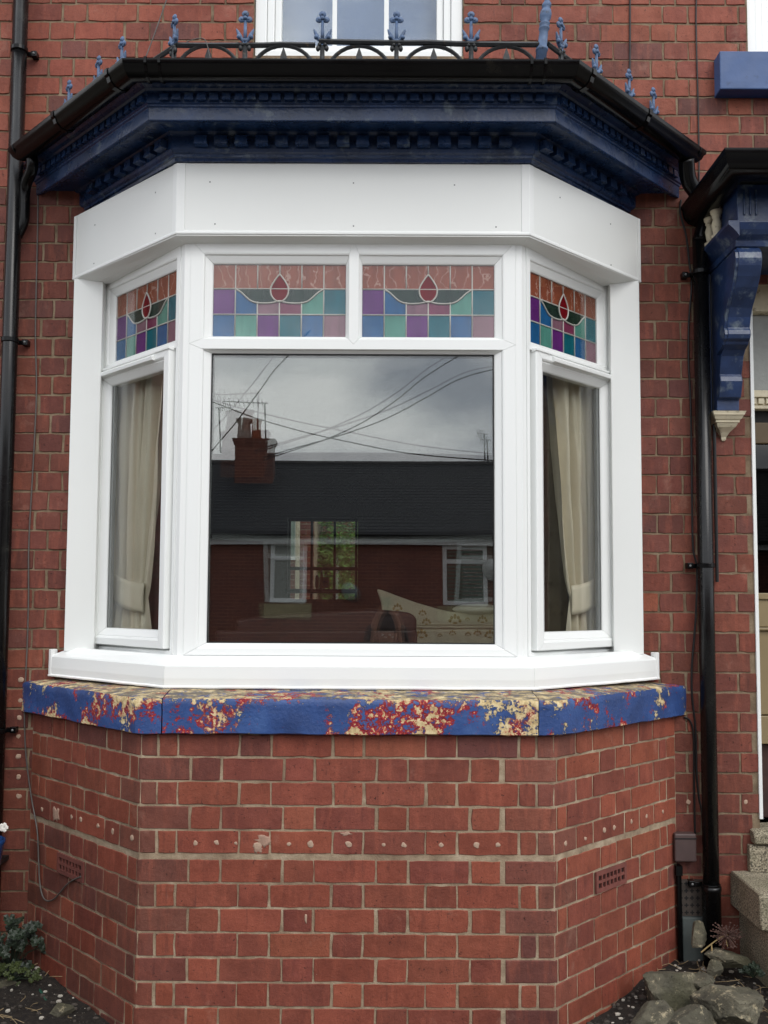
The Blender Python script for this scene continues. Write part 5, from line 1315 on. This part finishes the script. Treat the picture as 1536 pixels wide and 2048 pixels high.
# parked car by the near kerb
def car():
    pc = rx(520, 1290, -9.3); t = thing('parked_car', 'dark hatchback car parked along the kerb, mirrored low in the pane', 'car', (pc.x - .6, -9.3, gz(-9.3))); x0 = pc.x - 2.6; y0, zz = -9.3, gz(-9.3)
    CARP = simple('dark_car_paint', (22, 26, 30), .2, .1, 3, 0); side = [(0, .35), (0, .72), (.25, .86), (1.05, .95), (1.62, 1.42), (2.1, 1.52), (3.2, 1.53), (3.75, 1.42), (4.15, 1.0), (4.25, .8), (4.25, .35)]
    rows = []
    for yy, sc in ((-.86, .94), (-.80, .99), (0, 1), (.80, .99), (.86, .94)):
        rows.append([Vector((x0 + x, y0 + yy * (1 if z < 1.0 else .82), zz + (.35 + (z - .35) * sc))) for x, z in side])
    mb = MB(); mb.loft(rows); mb.build('body', CARP, t, auto=35)
    G = simple('car_glass', (14, 16, 18), .08, .05, 3, 0)
    for yy in (.735, -.735): 
        for poly in ([(1.3, .99), (1.72, 1.38), (2.3, 1.44), (2.3, .99)], [(2.36, .99), (2.36, 1.44), (3.2, 1.45), (3.7, 1.36), (3.9, 1.02)]): mb = MB(); mb.loft([[Vector((x0 + x, y0 + yy + (.012 if yy > 0 else -.012) + dy + (.045 if yy > 0 else -.045) * (1.4 - z), zz + z)) for x, z in poly] for dy in (-.008, .008)]); mb.build('window', G, t)
    for xx in (.8, 3.45):
        for yy in (-.74, .74):
            M = T(x0 + xx, y0 + yy, zz + .32) @ RX(math.pi / 2); wh = MB().lathe([(.18, -.1), (.3, -.1), (.32, -.07), (.32, .07), (.3, .1), (.18, .1)], seg=22, M=M).build('wheel', RUBBER, t, smooth=False); MB().lathe([(.05, -.085), (.2, -.08), (.2, .08), (.05, .085)], seg=16, M=M).build('rim', SPACER, wh)
    for yy in (-.6, .6): MB().blob((x0 + .06, y0 + yy, zz + .72), (.08, .17, .08), 10, 6).build('headlight', PVC, t); MB().box(x0 + 4.2, x0 + 4.262, y0 + yy - .1, y0 + yy + .1, zz + .75, zz + .92).build('tail_light', simple('tail_red', (120, 12, 14), .3), t, bevel=.01)
car()

# ------------------------------------------------------------------ the photographer, mirrored in the pane: both hands raised round a phone
def skin(name, chains, mat, parent=None, root=0, subd=2):
    bm = bmesh.new(); sl_ = bm.verts.layers.skin.verify(); idx = {}
    first = None
    for ch in chains:
        prev = None
        for (nm, p, r) in ch:
            if nm in idx: v = idx[nm]
            else:
                v = bm.verts.new(p); rr_ = r if isinstance(r, tuple) else (r, r); v[sl_].radius = rr_
                if first is None: v[sl_].use_root = True; first = v
                idx[nm] = v
            if prev is not None and bm.edges.get((prev, v)) is None: bm.edges.new((prev, v))
            prev = v
    me = bpy.data.meshes.new(name); bm.to_mesh(me); bm.free(); me.materials.append(mat); o = link(name, me, parent, (0, 0, 0) if parent is None else WL[parent.name])
    if parent is not None:
        for v in me.vertices: v.co -= WL[parent.name]
    mdl = o.modifiers.new('skin', 'SKIN'); mdl.use_smooth_shade = True; s2 = o.modifiers.new('subd', 'SUBSURF'); s2.levels = subd; s2.render_levels = subd
    return o
PXc, PYc = CX + .0, -CD - .42             # stance: behind the lens
G0 = gz(PYc) + .0
phone = thing('smartphone', 'black smartphone held upright in two raised hands', 'phone', (CX, -CD - .022, EYE - .1))
fz = EYE - .118
MB().box(CX - .037, CX + .037, -CD - .020, -CD - .012, fz, fz + .155).build('phone_body', simple('phone_black', (10, 10, 11), .25, .1), phone, bevel=.006, seg=3)
MB().lathe([(.009, 0), (.009, .002), (.006, .003)], seg=14, M=T(CX + .0, -CD - .0120, fz + .128) @ RX(math.pi / 2) @ Matrix.Scale(1, 4)).build('lens_ring', SPACER, phone)
per = thing('person', 'person in dark coat and hat holding a phone up with both hands', 'person', (PXc, PYc, G0))
SKN = simple('skin_tone', (172, 124, 104), .55, .08, 20, .05); COAT = simple('dark_coat', (24, 24, 28), .85, .2, 20, .3, 90); TRS = simple('dark_trousers', (28, 30, 38), .9, .2, 20)
hp = 0.92 + G0; sh = 1.42 + G0; hd = 1.60 + G0
def V(x, y, z): return (PXc + x, PYc + y, z)
hands = []
body = [[('pel', V(0, 0, hp), (.15, .11)), ('wai', V(0, 0, hp + .18), (.14, .10)), ('chs', V(0, .0, hp + .36), (.155, .11)), ('nkb', V(0, 0, sh + .03), (.07, .065)), ('nek', V(0, .02, sh + .10), (.052, .055)), ('jaw', V(0, .04, sh + .17), (.068, .08)), ('skl', V(0, .035, sh + .26), (.078, .095)), ('crn', V(0, .03, sh + .33), (.05, .06))]]
for sg, n in ((-1, 'l'), (1, 'r')):
    pz_ = EYE - .085
    body.append([('chs', 0, 0), (n + 'sho', V(sg * .185, .0, sh - .03), .062), (n + 'elb', V(sg * .25, .16, sh - .22), .045), (n + 'fo', V(sg * .19, .29, sh - .05), .036), (n + 'wri', V(sg * .085, .375, EYE - .15), .027), (n + 'pal', V(sg * .058, .388, EYE - .105), (.030, .016)), (n + 'knu', V(sg * .052, .392, EYE - .07), (.028, .013))])
    body.append([('pel', 0, 0), (n + 'hip', V(sg * .095, 0, hp - .08), .095), (n + 'kne', V(sg * .105, .02, G0 + .50), .06), (n + 'ank', V(sg * .11, -.02, G0 + .09), .042), (n + 'toe', V(sg * .125, .15, G0 + .04), .035)])
    for i in range(4):
        zz_ = EYE - .098 + .019 * i; L = (.85, 1, 1.05, .95)[i]
        body.append([(n + 'knu' if i > 1 else n + 'pal', 0, 0), (n + 'f%da' % i, V(sg * (.054), .404, zz_), .0088), (n + 'f%db' % i, V(sg * (.040), .4125, zz_ + .004), .0082), (n + 'f%dc' % i, V(sg * (.040 - .022 * L), .4135, zz_ + .006), .0075)])
    body.append([(n + 'pal', 0, 0), (n + 'ta', V(sg * .052, .378, EYE - .085), .0105), (n + 'tb', V(sg * .044, .382, EYE - .055), .0095), (n + 'tc', V(sg * .030, .385, EYE - .035), .008)])
skin('body', body, SKN, per)
coat = [[('p', V(0, 0, hp - .08), (.178, .135)), ('w', V(0, 0, hp + .18), (.168, .125)), ('c', V(0, 0, hp + .36), (.18, .135)), ('n', V(0, 0, sh + .04), (.085, .08))]]
for sg, n in ((-1, 'l'), (1, 'r')): coat.append([('c', 0, 0), (n + 's', V(sg * .19, 0, sh - .03), .08), (n + 'e', V(sg * .252, .16, sh - .225), .062), (n + 'f', V(sg * .19, .29, sh - .05), .05), (n + 'w', V(sg * .118, .35, EYE - .185), .042)])
skin('coat', coat, COAT, per)
skin('trousers', [[('p', V(0, 0, hp), (.16, .12)), ('lh', V(-.095, 0, hp - .09), .105), ('lk', V(-.105, .02, G0 + .5), .075), ('la', V(-.11, -.02, G0 + .10), .06)], [('p', 0, 0), ('rh', V(.095, 0, hp - .09), .105), ('rk', V(.105, .02, G0 + .5), .075), ('ra', V(.11, -.02, G0 + .10), .06)]], TRS, per)
for sg in (-1, 1): skin('shoe', [[('a', V(sg * .11, -.05, G0 + .05), (.045, .045)), ('b', V(sg * .118, .05, G0 + .04), (.045, .036)), ('c', V(sg * .128, .17, G0 + .032), (.04, .028))]], RUBBER, per)
hx = Vector(V(0, .03, sh + .27)); MB().lathe([(.088, -.01), (.097, .03), (.098, .06), (.085, .10), (.05, .125), (.01, .13)], hx, 18).build('hat', COAT, per, smooth=True)
for sg in (-1, 1): MB().blob(hx + Vector((sg * .030, .093, -.045)), (.012, .008, .007), 8, 5).build('eye', WHT, per); MB().blob(hx + Vector((sg * .082, .0, -.06)), (.012, .02, .03), 8, 6).build('ear', SKN, per)
MB().blob(hx + Vector((0, .108, -.075)), (.014, .018, .022), 8, 6).build('nose', SKN, per); MB().blob(hx + Vector((0, .094, -.115)), (.024, .008, .007), 8, 5).build('mouth', LEATHER, per)

# unseen hedge added outside the frame to shade the lower bay bricks
hg = thing('shading_hedge', 'added dark green hedge out of view that shades the lower bay wall', 'hedge', (-2.15, -.6, 0)); rh = random.Random(31); ml = MB()
for i in range(16000):
    x, y, z = rh.uniform(-2.45, -1.82), rh.uniform(-2.6, .45), rh.uniform(-.2, 1.3)
    if rh.random() < .55:
        f_ = rh.randrange(3); x = (-1.84, x, x)[f_]; y = (y, (-2.58 if rh.random() < .5 else .43), y)[f_]; z = (z, z, 1.28)[f_]
    q = Vector((x, y, z)) + Vector((rh.gauss(0, .03), rh.gauss(0, .03), rh.gauss(0, .03))); u_ = Vector((rh.gauss(0, 1), rh.gauss(0, 1), rh.gauss(0, .7))).normalized(); v_ = u_.orthogonal().normalized(); k = rh.uniform(.018, .034)
    ml.add([q - u_ * k, q + v_ * k * .55, q + u_ * k, q - v_ * k * .55], [(0, 1, 2, 3)])
tag(ml.build('leaves', LEAF, hg), kind='stuff')
for i in range(9): MB().tube([(-2.15, -1.5 + .22 * i, -.25), (-2.13 + rh.gauss(0, .04), -1.5 + .22 * i, .45), (-2.15 + rh.gauss(0, .1), -1.5 + .22 * i + rh.gauss(0, .05), .95)], [.02, .015, .006], 6).build('stem', WD, hg)
